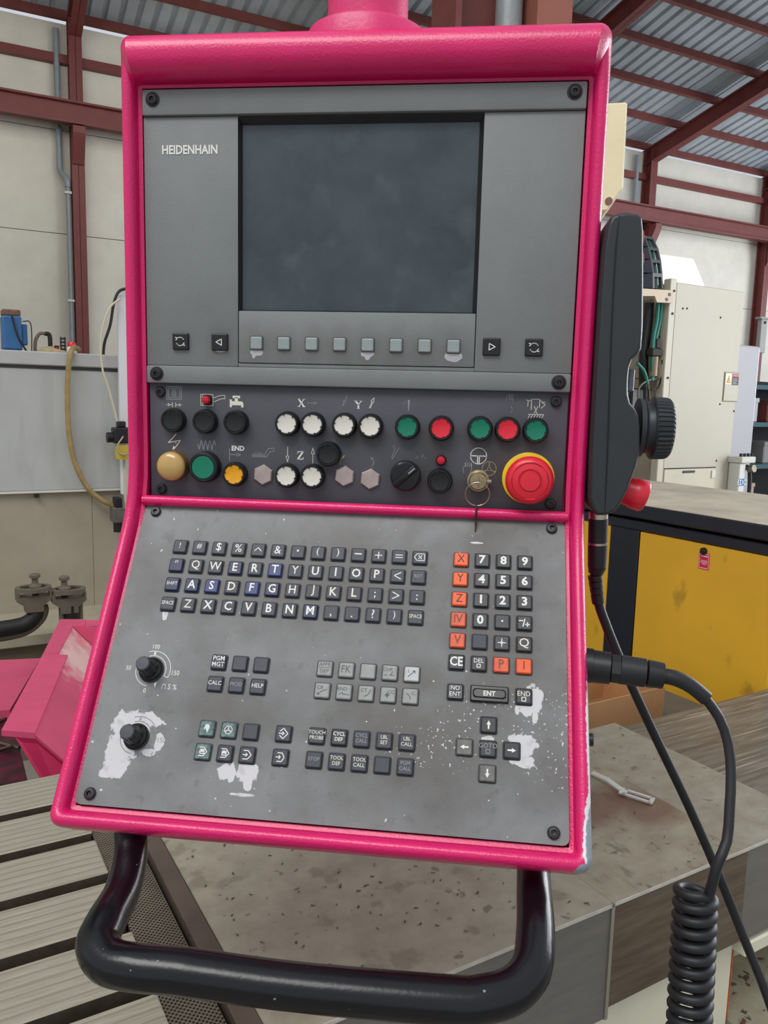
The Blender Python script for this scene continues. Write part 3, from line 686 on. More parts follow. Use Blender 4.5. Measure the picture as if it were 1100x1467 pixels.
for r, (gl, v) in enumerate(((g1, .1920), (g2, .2154))):
    for c, (s, lab) in enumerate(gl):
        o = key(KEYGW if s == 'L' else KEYG, GX[c], v, ('pale grey key with ' if s == 'L' else 'grey key with worn legend ') + lab if lab else 'blank grey key beside the FK key')
        if s == 'APPR\nDEP': legend(o, s, 0.0034, DARKP, 0.0, 0.95, sp=1.25); icon(o, [[(-6, 0.8), (6, 0.8)]], 0.0005, DARKP)
        elif s == 'FK': legend(o, s, 0.0066, DARKP, 0.0, 0.85)
        elif s == 'L': icon(o, [[(-3.6, -3), (3.2, 3.2)], [(0.8, 3.2), (3.2, 3.2), (3.2, 0.8)]], 0.0008, DARKP); text('legend', 'L', 0.003, DARKP, o, (-0.003, 0.003, KH))
        elif s:
            text('legend', s, 0.0036, DARKP, o, (0.003 if s in ('CC', 'C') else -0.0022, 0.0030, KH))
            art = {'CHF': [[(5, -3), (0.5, -3), (3.5, 1.2)], [(-5.5, -3), (-3, -3)]], 'CR': [[(-4.5, -4.5), (-0.5, -1), (5, 1)], [(-4.5, -2.6), (-4.5, -4.5), (-2.5, -4.5)]], 'RND': [[(-5, -3)] + arc(1, -0.5, 2.4, 200, 300, 6) + [(6, -3.2)]], 'CT': [arc(-3, 4, 7.5, 280, 360, 8)], 'CC': [['c'] + arc(-0.8, -0.6, 1.4, 0, 300, 6), [(-3.4, -0.6), (1.8, -0.6)], [(-0.8, 2), (-0.8, -3.2)]], 'C': [arc(-6, -3.5, 6.2, 0, 70, 8)]}[s]
            icon(o, art, 0.0007, DARKP)
        r_ = rim(o)
d1 = ['TOUCH\nPROBE', 'CYCL\nDEF', 'CYCL\nCALL', 'LBL\nSET', 'LBL\nCALL']; d2 = ['STOP', 'TOOL\nDEF', 'TOOL\nCALL', '', 'PGM\nCALL']
for gl, v in ((d1, .2622), (d2, .2860)):
    for c, s in enumerate(gl):
        o = key(KEYK if s == 'CYCL\nDEF' else KEYD, GX[c], v, 'dark key lettered ' + s.replace('\n', ' ') if s else 'blank dark key beside the TOOL CALL key')
        if s: legend(o, s, 0.0031, WHITEP if s == 'CYCL\nDEF' else CREAMP if s in ('LBL\nSET', 'LBL\nCALL', 'TOOL\nDEF', 'TOOL\nCALL', 'TOUCH\nPROBE') else FAINTP, 0.012 if s == 'CYCL\nDEF' else 0.0, 0.95, sp=1.02)
        rim(o)
# soft keys under the screen
sk = key_mesh(0.0138, 0.0142, 'soft_key', KEYS, 0.0030)
for i in range(8):
    o = at_up(new('soft_key', sk), -0.1130 + 0.03247 * i, 0.0374, -0.0014)
    bm = nb(); loft(bm, [rrect(0.0158, 0.0162, 0.0018, -0.0002), rrect(0.0158, 0.0162, 0.0018, 0.0008), rrect(0.0142, 0.0146, 0.0014, 0.0009)])
    if i == 0: me_r2 = None
    if i == 0:
        bmesh.ops.recalc_face_normals(bm, faces=bm.faces[:]); me_r2 = bpy.data.meshes.new('key_rim'); bm.to_mesh(me_r2); me_r2.materials.append(mat('soft_key_rim', (74, 74, 74), 0.5))
    bm.free(); new('key_rim', me_r2, o)
kk = key_mesh(0.0195, 0.0195, 'key', mat('key_jet', (26, 26, 28), 0.4), 0.0036)
for (u, t, lab) in [(-0.2035, 'cyc', 'black key with turning arrows at the logo side'), (-0.1564, 'l', 'black key with a triangle towards the logo side'), (0.1566, 'r', 'black key with a triangle towards the far edge'), (0.2034, 'cyc2', 'black key with turning arrows at the far edge')]:
    o = at_up(new('key', kk), u, 0.0376, -0.0014); o['label'] = lab
    KH = 0.0038
    if t[0] == 'c': icon(o, [arc(0, 0, 4.8, 30, 128, 8), arc(0, 0, 4.8, 210, 308, 8), [(-5.0, 1.6), (-2.9, 3.9), (-5.6, 4.4)], [(5.0, -1.6), (2.9, -3.9), (5.6, -4.4)]], 0.0009)
    else:
        s = -1 if t == 'l' else 1
        icon(o, [['c', (-2.6 * s, 3.6), (4 * s, 0), (-2.6 * s, -3.6)]], 0.0009)
    KH = 0.0042 + 0.00012

# ---- push buttons on the middle plate
def mesh_of(bm, name, m):
    me = bpy.data.meshes.new(name); bmesh.ops.recalc_face_normals(bm, faces=bm.faces[:])
    for f in bm.faces: f.smooth = True
    for e in bm.edges:
        if len(e.link_faces) == 2 and e.calc_face_angle(0) > 0.6: e.smooth = False
    bm.to_mesh(me); bm.free(); me.materials.append(m); return me
bm = nb(); lathe(bm, [(0.0146, 0), (0.0146, 0.0035), (0.0138, 0.0098), (0.0128, 0.0112), (0.0114, 0.0112), (0.0112, 0.0094)], 32)
for i in range(6):
    a = 2 * PI * (i + 0.5) / 6; mw = Matrix.Rotation(a, 4, 'Z'); box(bm, (0.0098, -0.0008, 0.0090), (0.0118, 0.0008, 0.0114), mw)
me_ring = mesh_of(bm, 'button_ring', BLACK)
def cap_mesh(m, r=0.0112, dome=-0.0012, z=0.0106):
    bm = nb(); lathe(bm, [(r, 0.002), (r, z - 0.0004), (r - 0.0006, z)] + [((r - 0.0006) * t, z + dome * (1 - t * t)) for t in (0.8, 0.6, 0.4, 0.2, 0)], 28)
    return mesh_of(bm, 'button_cap', m)
caps = {n: cap_mesh(m) for n, m in (('black', BLACK), ('white', WCAP), ('green', GREEN), ('red', RED), ('yellow', AMBER))}
for (u, v, c) in [(-.2140, -.0541, 'black'), (-.1752, -.0545, 'black'), (-.1376, -.0543, 'black'), (-.0757, -.0543, 'white'), (-.0453, -.0543, 'white'), (-.0084, -.0541, 'white'), (.0222, -.0544, 'white'), (.0649, -.0541, 'green'), (.1037, -.0544, 'red'), (.1476, -.0537, 'green'), (.1785, -.0537, 'red'), (.2099, -.0537, 'green'),
                  (-.1388, -.1158, 'yellow'), (-.0757, -.1152, 'white'), (-.0450, -.1150, 'white'), (-.0265, -.0882, 'black'), (.1042, -.1150, 'black')]:
    o = at_up(new('push_button', me_ring), u, v, HM, 0.3); o['label'] = 'round push button with ' + c + ' cap in a black ring'
    new('button_cap', caps[c], o)
bm = nb(); lathe(bm, [(0.0182, 0), (0.0182, 0.004), (0.0178, 0.010), (0.0170, 0.0118)], 32); me1 = mesh_of(bm, 'lamp_base', mat('lamp_brass', (168, 128, 70), 0.35, metal=0.7))
o = at_up(new('signal_lamp', me1), -.2148, -.1084, HM); o['label'] = 'amber domed signal lamp'
bm = nb(); lathe(bm, [(0.0172, 0.009)] + [(0.0172 * math.cos(a), 0.0125 + 0.0085 * math.sin(a)) for a in [i * PI / 16 for i in range(8)]] + [(0, 0.021)], 32); new('lamp_lens', mesh_of(bm, 'lamp_lens', DOME), o)
bm = nb(); lathe(bm, [(0.0186, 0), (0.0186, 0.004), (0.0175, 0.0125), (0.0160, 0.0140), (0.0140, 0.0140), (0.0136, 0.012)], 36); o = at_up(new('push_button', mesh_of(bm, 'button_ring', BLACK)), -.1754, -.1083, HM); o['label'] = 'large green illuminated push button in a black ring'
new('button_cap', cap_mesh(GREEN, 0.0136, -0.0004, 0.0136), o)
bm = nb(); lathe(bm, [(0.0124, 0), (0.0124, 0.0022), (0.0110, 0.0034), (0.0, 0.0036)], 6); me6 = bpy.data.meshes.new('blanking_plug'); bmesh.ops.recalc_face_normals(bm, faces=bm.faces[:]); bm.to_mesh(me6); bm.free(); me6.materials.append(STEEL)
for (u, v) in [(-.1055, -.1156), (-.0078, -.1136), (.0228, -.1160)]: at_up(new('blanking_plug', me6), u, v, HM, 0.45)['label'] = 'hexagonal bright steel blanking plug'
bm = nb(); lathe(bm, [(0.0062, 0), (0.0062, 0.003), (0.0052, 0.0045)], 16); me_lb = mesh_of(bm, 'lamp_base', BLACK)
bm = nb(); lathe(bm, [(0.0050, 0.003), (0.0050, 0.006), (0.0040, 0.0082), (0.002, 0.0090), (0, 0.0092)], 16); me_ll = mesh_of(bm, 'lamp_lens', REDL)
for (u, v) in [(-.1737, -.0294), (.1047, -.0914)]:
    o = at_up(new('indicator_lamp', me_lb), u, v, HM); o['label'] = 'small red indicator lamp'; new('lamp_lens', me_ll, o)
# selector switch
bm = nb(); lathe(bm, [(0.0180, 0), (0.0180, 0.004), (0.0168, 0.011), (0.0150, 0.0125), (0, 0.0128)], 36); o = at_up(new('selector_switch', mesh_of(bm, 'selector_switch', BLACKG)), .0643, -.1105, HM); o['label'] = 'black rotary selector switch with a ridge handle'
bm = nb(); box(bm, (-0.0165, -0.0042, 0.010), (0.0165, 0.0042, 0.0195), Matrix.Rotation(math.radians(42), 4, 'Z'), 0.0022, 3); new('switch_handle', mesh_of(bm, 'switch_handle', BLACKG), o)
bm = nb(); box(bm, (0.006, -0.0008, 0.0194), (0.0155, 0.0008, 0.0198), Matrix.Rotation(math.radians(42), 4, 'Z')); obj('pointer_line', bm, FAINTP, o)
# emergency stop
bm = nb(); lathe(bm, [(0.0295, 0), (0.0295, 0.0015), (0.0285, 0.0022), (0.019, 0.0024), (0.0185, 0.012)], 48); o = at_up(new('emergency_stop', mesh_of(bm, 'emergency_stop', YELLOW)), .2046, -.1086, HM); o['label'] = 'red mushroom emergency stop on a yellow disc'
bm = nb(); lathe(bm, [(0.0170, 0.006), (0.0180, 0.018), (0.0262, 0.021), (0.0268, 0.026), (0.0255, 0.0315), (0.0225, 0.0345), (0.0205, 0.0352), (0.0200, 0.0346), (0.0135, 0.0362), (0.0130, 0.0354), (0.0112, 0.0354), (0.0108, 0.0366), (0, 0.0370)], 48); new('mushroom_cap', mesh_of(bm, 'mushroom_cap', RED), o)
bm = nb()
for rr in (0.0202, 0.0121):
    n_ = 40
    A_ = [(math.cos(2 * PI * i / n_), math.sin(2 * PI * i / n_)) for i in range(n_)]
    for i in range(n_):
        if rr > 0.02 and i % 13 in (3, 4, 5): continue
        a, b = A_[i], A_[(i + 1) % n_]; z = 0.0353 if rr > 0.015 else 0.0361
        face(bm, [(a[0] * rr, a[1] * rr, z), (b[0] * rr, b[1] * rr, z), (b[0] * (rr - 0.0005), b[1] * (rr - 0.0005), z), (a[0] * (rr - 0.0005), a[1] * (rr - 0.0005), z)])
obj('printed_ring', bm, mat('dark_ring_print', (96, 14, 26), 0.6), o)
# key switch
bm = nb(); lathe(bm, [(0.0125, 0), (0.0125, 0.003), (0.0108, 0.0035), (0.0102, 0.010), (0.0092, 0.0112), (0, 0.0114)], 28); o = at_up(new('key_switch', mesh_of(bm, 'key_switch', mat('brassy_nickel', (176, 160, 126), 0.3, metal=0.9, var=0.15, vscale=200))), .1480, -.1132, HM); o['label'] = 'round brassy key switch'
bm = nb(); box(bm, (0.008, -0.002, 0.004), (0.0155, 0.0022, 0.009), None, 0.001); new('tab', mesh_of(bm, 'tab', CHROME), o)

# ---- printing on the middle plate
def sym(u, v, lines, w=0.0006, m=WHITEP, polys=(), k=0.001, lab=None):
    bm = nb()
    for l in lines:
        cl = l[0] == 'c'; stroke(bm, [(x * k, y * k) for x, y in (l[1:] if cl else l)], w, 0, cl)
    for p in polys: face(bm, [(x * k, y * k, 0) for x, y in p])
    o = obj('printed_symbol', bm, m, mid); o.matrix_local = Matrix.Translation((u, v, HM + 0.00015))
    if lab: o['label'] = lab
    return o
R4 = lambda x0, y0, x1, y1: ['c', (x0, y0), (x1, y0), (x1, y1), (x0, y1)]
RP = lambda x0, y0, x1, y1: [(x0, y0), (x1, y0), (x1, y1), (x0, y1)]
sym(-.2147, -.0222, [R4(-9, -7.5, 9, 7.5), [(0, -7.5), (0, 7.5)], R4(-7, -5.6, -2, 5.6), R4(2, -5.6, 7, 5.6)], 0.0007, FAINTP, lab='printed sliding doors symbol')
sym(-.2148, -.0360, [[(-10, 0), (-3, 0)], [(3, 0), (10, 0)], [(-2, -2.5), (-2, 2.5)], [(2, -2.5), (2, 2.5)]], 0.0007, CREAMP, [[(-10, 0), (-6, 1.8), (-6, -1.8)], [(10, 0), (6, 1.8), (6, -1.8)]])
sym(-.1690, -.0293, [R4(-13, -6.6, 2, 6.6), [(-11, 6.6), (-11, -6.6)], [(-10, -5), (-8, 5)], [(3, -2), (12.5, 2), (12.5, 1.4)], [(3, 2.6), (10, 5.4), (12, 5.8), (16.5, 5.8), (16.5, 2), (12.5, 1.8)]], 0.0006, CREAMP, lab='printed machine with arm symbol')
sym(-.1381, -.0300, [], 0.0006, CREAMP, [RP(-8.5, -7, -6, 2), RP(-6, -4.6, 2, 0), RP(-2.4, 0, 1.4, 4.6), RP(-5, 3.6, 4, 6.6), [(2, 0), (6, 0), (8, -2), (8, -7), (5.4, -7), (5.4, -4.6), (2, -4.6)]], lab='printed water tap symbol')
def serif(s, u, v, h):
    """serif capitals as filled strokes"""
    bm = nb(); P = {'X': ([(-2.6, 3.5), (2.6, -3.5)], [(2.4, 3.5), (-2.4, -3.5)]), 'Y': ([(-2.8, 3.5), (0, 0), (0, -3.5)], [(2.6, 3.5), (0, 0)]), 'Z': ([(-2.6, 3.5), (2.6, 3.5)], [(-2.6, -3.5), (2.6, -3.5)], [(2.4, 3.5), (-2.4, -3.5)])}
    k = h / 7
    for i, l in enumerate(P[s]):
        stroke(bm, [(x * k, y * k) for x, y in l], (1.5 if i == (2 if s == 'Z' else 0) else 0.7) * k, 0)
    ser = {'X': ((-2.6, 3.5), (2.4, 3.5), (-2.4, -3.5), (2.6, -3.5)), 'Y': ((-2.8, 3.5), (2.6, 3.5), (0, -3.5)), 'Z': ()}[s]
    for (x, y) in ser: stroke(bm, [((x - 1.2) * k, y * k), ((x + 1.2) * k, y * k)], 0.5 * k, 0)
    if s == 'Z': stroke(bm, [(-2.6 * k, 3.5 * k), (-2.6 * k, 1.8 * k)], 0.6 * k, 0); stroke(bm, [(2.6 * k, -3.5 * k), (2.6 * k, -1.8 * k)], 0.6 * k, 0)
    o = obj('printed_letter', bm, WHITEP, mid); o.matrix_local = Matrix.Translation((u, v, HM + 0.00015)); o['label'] = 'printed serif letter ' + s
serif('X', -.0605, -.0299, 0.0085); serif('Y', .0068, -.0303, 0.0085); serif('Z', -.0610, -.0912, 0.0088)
sym(-.0748, -.0295, [[(-5, 0), (4, 0)]], 0.0004, FAINTP2)
sym(-.0462, -.0298, [[(-7, 0), (0, 0)], ['c', (0, 1.5), (4.5, 0), (0, -1.5)]], 0.0006, FAINTP)
sym(-.0088, -.0270, [[(2.4, 7), (-0.5, 0)], ['c', (-1.6, 1), (1.2, -0.6), (-3, -5)]], 0.0006, FAINTP)
sym(.0222, -.0272, [[(-2.6, -6.5), (0.4, 0.4)], [(-1.6, -6.5), (1.6, 0.2)], ['c', (-1, 1.6), (2.2, -0.2), (3, 5.6)]], 0.0006, WHITEP)
sym(.0640, -.0288, [[(-4.2, 2), (-2, 4)], [(-4.8, -1), (-4.2, 2)]], 0.0004, FAINTP, [[(0, 5.5), (2.4, 5.5), (1.6, -7), (0.8, -7)]])
sym(.1794, -.0185, [[(-4, -3), (-2, 3)], [(-2, 3), (4, 4)], [(4, 4), (3.6, -3)], [(0, 3), (0, -2)], [(1.8, 3), (1.8, -2)]], 0.0005, FAINTP, lab='printed hand symbol, half rubbed off')
sym(.1815, -.0316, [arc(-3, 0, 4.6, -40, 50, 6)], 0.0007, FAINTP)
sym(.2092, -.0300, [[(-10.5, 10), (-8, 8.6), (-4, 11), (4, 11), (6, 8), (10, 8)], [(-9, 8), (-9, 3)], [(-5, 11), (-5, -1)], [(4, 11), (4, 2)], [(-1.6, 3), (1.6, -5)], [(2.4, 3), (-1.6, -5)], [(6, 8), (10.5, 5), (6, 1)], [(-8, -6), (9, -6)]] + [[(-8 + 3 * i, -10), (-6 + 3 * i, -6.4)] for i in range(6)], 0.0006, CREAMP, lab='printed spindle and chuck symbol')
sym(-.2147, -.0800, [[(1.8, 9), (-7.8, -1), (7.4, 2), (-0.4, -8)], [(2, -1), (1, -1)]], 0.0009, CREAMP, [[(-3, -9.5), (1.2, -7.8), (-1.4, -4.6)]], lab='printed lightning bolt symbol')
sym(-.1752, -.0820, [[(-11, 0)] + [(-9 + 2.6 * i, 6 if i % 2 else -6) for i in range(8)] + [(11, 0)]], 0.0008, FAINTP, lab='printed zigzag resistor symbol')
def word(s, u, v, h, m=WHITEP, bold=0.01, xs=0.9): o = text('printed_word', s, h, m, mid, (u, v, HM + 0.00015), bold, xs); return o
word('END', -.1366, -.0852, 0.0052, WHITEP, 0.03, 1.0)
sym(-.1400, -.0930, [[(-7, -7), (-7, 7)], [(-7, 0), (2, 0)], ['c', (2, 1.8), (7, 0), (2, -1.8)]], 0.0007, FAINTP)
sym(-.1060, -.0905, [['c', (-13, -4), (-13, -1), (2, -1), (6, 6), (13, 7), (13, 3), (9, 3), (4, -4)], [(-12, -2.6), (4, -2.6)]] + [['c'] + arc(-9 + 3.4 * i, 1.2, 1.0, 0, 300, 6) for i in range(3)], 0.0006, FAINTP, lab='printed chip conveyor symbol')
sym(-.0765, -.0905, [[(0, 9), (0, -2)], ['c', (-1.8, -2), (1.8, -2), (0, -9)]], 0.0006, CREAMP)
sym(-.0461, -.0908, [[(0, -9), (0, 2)], ['c', (-1.8, 2), (1.8, 2), (0, 9)]], 0.0006, CREAMP)
sym(-.0270, -.0712, [arc(-6, -2, 3, 20, 160, 6), arc(0, -1, 3, 180, 340, 6), [(6, 2), (6, -3)]], 0.0006, FAINTP2)
sym(-.0105, -.0945, [[(-3, -6), (-2.6, 0), (1.6, 4.6)], ['c', (-0.6, 3), (2.4, 5.6), (0.8, 1.8)]], 0.0006, mat('brass_print', (190, 168, 110)))
sym(.0238, -.0955, [[(0, -6), (2.6, -2), (1.4, 3)], [(-1.5, 4.5), (1, 3.2)], [(-0.4, 2.4), (1.4, 5)]], 0.0006, FAINTP)
sym(.0512, -.0838, [[(-4, -7), (0, 6)], [(-3, -8), (4, 5)], [(-4, -7), (-3, -8)], [(-3, 6), (-1, 8)]], 0.0005, FAINTP, lab='printed drill symbol, half rubbed off')
sym(.0800, -.0890, [[(-5, -0.6), (-2.4, 0.6)], [(2, 0), (3.4, 1.6)], [(6, 0), (7, -1)], [(3, 4), (3.4, 1)]], 0.0005, FAINTP)
sym(.1040, -.0850, [arc(0, -5, 6.5, 30, 150, 8)], 0.0007, mat('brown_stain_print', (92, 76, 60)))
sym(.1473, -.0850, [['c'] + arc(0, 0, 9.2, 0, 350, 26), [(-9.2, 0), (9.2, 0)], [(-1, 0), (-1, -9)], [(1, 0), (1, -9)]], 0.0010, WHITEP, lab='printed circle symbol above the key switch')
sym(.1352, -.0986, [[(-4, -6.5), (-5.5, 0), (-3, 1), (-2.6, 5.4)]] + [[(-2.2 + 2 * i, 5.6), (-2 + 2 * i, 0.6)] for i in range(4)] + [[(4.4, 4.6), (5, -2), (3, -6.5)]], 0.0006, FAINTP, lab='printed open hand symbol')
sym(.1600, -.0990, [['c'] + arc(0, 0, 8.0, 0, 350, 24), ['c'] + arc(0, -0.6, 2.0, 0, 330, 8), [(0, 8), (0, 1.6)], [(-7, -3.8), (-1.6, -1.6)], [(7, -3.8), (1.6, -1.6)]], 0.0008, mat('tan_print', (176, 156, 124)), lab='printed handwheel symbol')

# ---- override dials
bm = nb(); lathe(bm, [(0.0138, 0), (0.0138, 0.0016), (0.0122, 0.0024), (0.0118, 0.0065), (0.0100, 0.0078), (0.0, 0.0078)], 28); me_kb = mesh_of(bm, 'override_dial', BLACKG)
bm = nb(); rings = []
for z, r0 in ((0.006, 0.0104), (0.012, 0.0096), (0.024, 0.0086), (0.0262, 0.0078)):
    rings.append([((r0 - 0.0008 * (math.cos(9 * a) > 0.2)) * math.cos(a), (r0 - 0.0008 * (math.cos(9 * a) > 0.2)) * math.sin(a), z) for a in [2 * PI * i / 54 for i in range(54)]])
loft(bm, rings); me_kk = mesh_of(bm, 'dial_grip', BLACK)
bm = nb(); lathe(bm, [(0.0077, 0.0255), (0.0074, 0.0278), (0.0066, 0.0284), (0, 0.0286)], 28); me_kc = mesh_of(bm, 'dial_cap', mat('dial_cap_slate', (64, 66, 74), 0.45))
for (u, v, sh, worn) in [(-.1964, .2050, '\u2229 S %', False), (-.1970, .2762, 'f %', True)]:
    o = at_lo(new('override_dial', me_kb), u, v, 0.0006); o['label'] = 'black override dial amid scraped bare paint' if worn else 'black override dial with clear white scale'
    new('dial_grip', me_kk, o); new('dial_cap', me_kc, o)
    bm = nb(); k = 0.001; pc = FAINTP if worn else WHITEP
    stroke(bm, [(x * k, y * k) for x, y in arc(0, 0, 21, -20, 108, 22)], 0.0008, 0)
    stroke(bm, [(x * k, y * k) for x, y in arc(0, 0, 16, -20, 108, 20)], 0.0009, 0)
    stroke(bm, [(x * k, y * k) for x, y in ((15.0, -5.5), (19.7, -7.2))], 0.0008, 0)
    stroke(bm, [(x * k, y * k) for x, y in arc(0, 0, 17.5, 168, 262, 16)], 0.0008, 0)
    face(bm, [(-0.0010, 0.0168, 0), (0.0010, 0.0168, 0), (0.0010, 0.0202, 0), (-0.0010, 0.0202, 0)])
    face(bm, [(0.0056, -0.0145, 0), (0.0088, -0.0128, 0), (0.0078, -0.0188, 0)])
    sc = obj('printed_scale', bm, pc, kb); sc.matrix_local = Matrix.Translation((u, -v, 0.00075))
    for (s, du, dv, h) in (('100', 0.000, 0.0262, 0.0048), ('50', -0.0262, 0.0008, 0.0046), ('150', 0.0275, -0.0015, 0.0050), ('0', -0.0030, -0.0225, 0.0048), (sh, 0.0235, -0.0168, 0.0056)):
        if worn and s == '50': continue
        text('printed_number', s, h, pc, kb, (u + du, -v + dv, 0.00075), 0.0, 0.85)

# ---- carrying handle
HND = mat('black_handle', (9, 10, 16), 0.24, var=0.15, vscale=18, bump=0.06, bscale=300)
hm_ = noise_mask(HND, 170, 0.755, 0.775, detail=2); mix_over(HND, mult(HND, hm_, 0.8), (150, 152, 158))
hp = [(-0.1958, -0.1768, 0.9547), (-0.1856, -0.1988, 0.9340), (-0.1777, -0.2356, 0.9192), (-0.1750, -0.2765, 0.9152), (-0.1722, -0.2972, 0.9098), (-0.1552, -0.3112, 0.9053), (-0.1282, -0.3161, 0.9062), (-0.0910, -0.3140, 0.9055), (-0.0647, -0.3114, 0.9026), (0.0131, -0.3037, 0.8945), (0.1391, -0.2905, 0.8864), (0.1683, -0.2852, 0.8863), (0.1954, -0.2735, 0.8894), (0.2123, -0.2550, 0.8992), (0.2171, -0.2221, 0.9122), (0.2178, -0.1848, 0.9242), (0.2189, -0.1533, 0.9303), (0.2196, -0.1306, 0.9474)]
bm = nb(); tube(bm, [CI @ V(p) for p in hp], [0.0165, 0.0168, 0.0175, 0.0185, 0.0190, 0.0190, 0.0188, 0.0190, 0.0190, 0.0190, 0.0198, 0.0195, 0.0192, 0.0185, 0.0178, 0.0170, 0.0166, 0.0166], 24, 6)
obj('handle', bm, HND, con, 60)['label'] = 'bent black tube handle below the keyboard'

bm = nb(); sp0 = CI @ V((0.2736, -0.1300, 1.0615)); cyl(bm, V((UO - 0.004, sp0.y, sp0.z)), V((UO + 0.005, sp0.y, sp0.z)), 0.0065, 12); obj('side_stud', bm, SCREWM, con, 40)
# ---- support arm above
sa = V((-0.003, 0.085, 1.788)); arm = thing('support_arm', 'pink round support tube and flange holding the console from above', 'support arm', sa)
PINKA = mat('pink_arm_paint', (216, 56, 116), 0.38, var=0.10, vscale=12, bump=0.2, bscale=200)
bm = nb(); lathe(bm, [(0.072, -0.004), (0.072, 0.026), (0.070, 0.030), (0.050, 0.031)], 48); obj('flange', bm, PINKA, arm, 35)
bm = nb(); lathe(bm, [(0.047, 0.02), (0.047, 1.9)], 40); obj('tube', bm, PINKA, arm, 35)

# ================================================================== MACHINE, in its own frame: a along the bed, b across it, z up
PHI = math.radians(37)
MM = Matrix(((math.cos(PHI), -math.sin(PHI), 0, 0), (math.sin(PHI), math.cos(PHI), 0, 0), (0, 0, 1, 0), (0, 0, 0, 1)))
def mthing(name, label, cat, a, b, z, group=None):
    """thing whose base frame is turned with the machine; parts built in machine coordinates relative to it"""
    t = thing(name, label, cat, MM @ V((a, b, z)), group, PHI); t['_o'] = 0
    del t['_o']; return t, Matrix.Translation((-a, -b, -z))
STEELT = mat('cast_table_steel', (172, 168, 150), 0.5, metal=0.1, rgb2=(152, 148, 130), vscale=5, stretch=(3, 60, 8), bump=0.0)
def ridged(m, freq, axis=1, strength=0.5, dark=None):
    nt = m.node_tree; L = nt.links; N = nt.nodes; tc = N.new('ShaderNodeTexCoord'); w = N.new('ShaderNodeTexWave')
    w.bands_direction = 'XYZ'[axis]; w.inputs['Scale'].default_value = freq; w.inputs['Distortion'].default_value = 0.6; w.inputs['Detail'].default_value = 2; w.inputs['Detail Scale'].default_value = 0.4
    L.new(tc.outputs['Object'], w.inputs['Vector'])
    bp = N.new('ShaderNodeBump'); bp.inputs['Strength'].default_value = strength; bp.inputs['Distance'].default_value = 0.002
    L.new(w.outputs['Fac'], bp.inputs['Height']); L.new(bp.outputs[0], m.node_tree.nodes['Principled BSDF'].inputs['Normal'])
    if dark:
        mr = N.new('ShaderNodeMapRange'); L.new(w.outputs['Fac'], mr.inputs[0]); mr.inputs[1].default_value = 0.25; mr.inputs[2].default_value = 0.0
        mix_over(m, mult(m, mr.outputs[0], 0.4), dark)
ridged(STEELT, 20, 1, 0.25, (104, 100, 86))
DARKG = mat('dark_grime', (34, 30, 26), 0.7, var=0.3, vscale=40)
SLOTM = mat('slot_shade_grime', (72, 64, 52), 0.6, var=0.25, vscale=40)  # slab sides coloured dark: shade inside the slots painted in, with oily grime
tbl, TI = mthing('machine_table', 'grey slotted machine table with ridged slabs below the console', 'machine table', -0.7, 0.3, 0.0)
edges = [-0.196, -0.070, 0.055, 0.179, 0.303, 0.426, 0.551, 0.672]
for i in range(7):
    lo, hi = edges[i] + 0.0125, edges[i + 1] - (0.0125 if i < 6 else 0)
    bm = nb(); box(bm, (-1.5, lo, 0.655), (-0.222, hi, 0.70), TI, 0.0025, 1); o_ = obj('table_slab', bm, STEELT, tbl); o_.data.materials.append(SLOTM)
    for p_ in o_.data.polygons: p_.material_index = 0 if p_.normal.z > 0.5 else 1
bm = nb(); box(bm, (-1.5, -0.2, 0.52), (-0.226, 0.672, 0.654), TI); obj('table_bed', bm, DARKG, tbl)
bm = nb(); box(bm, (-1.45, -0.1, 0.0), (-0.3, 0.60, 0.52), TI); obj('pedestal', bm, PINK2, tbl)
# perforated guard: steel strip with punched holes
PERF = mat('perforated_steel', (128, 122, 104), 0.5, metal=0.4, var=0.15, vscale=30)
nt = PERF.node_tree; tc = nt.nodes.new('ShaderNodeTexCoord'); vo = nt.nodes.new('ShaderNodeTexVoronoi'); vo.inputs['Randomness'].default_value = 0.0; vo.inputs['Scale'].default_value = 210; vo.voronoi_dimensions = '2D'
mp_ = nt.nodes.new('ShaderNodeMapping'); mp_.inputs['Rotation'].default_value = (0, 0, 0.78); nt.links.new(tc.outputs['Object'], mp_.inputs[0]); nt.links.new(mp_.outputs[0], vo.inputs['Vector'])
mr = nt.nodes.new('ShaderNodeMapRange'); nt.links.new(vo.outputs['Distance'], mr.inputs[0]); mr.inputs[1].default_value = 0.40; mr.inputs[2].default_value = 0.30
mix_over(PERF, mr.outputs[0], (30, 28, 24))
pf, FI = mthing('perforated_guard', 'perforated metal guard strip between the slotted table and the steel cover', 'guard strip', -0.19, 0.2, 0.0)
bm = nb(); box(bm, (-0.2215, -0.3, 0.690), (-0.1635, 0.66, 0.693), FI); obj('perforated_sheet', bm, PERF, pf)
bm = nb(); box(bm, (-0.2215, -0.3, 0.1), (-0.217, 0.66, 0.6895), FI); obj('skirt', bm, DARKG, pf)
bm = nb(); box(bm, (-0.1575, -0.3, 0.45), (-0.1325, 0.66, 0.703), FI, 0.001, 1); obj('edge_angle', bm, mat('worn_angle_steel', (104, 92, 82), 0.5, metal=0.4, var=0.12, vscale=12), pf)

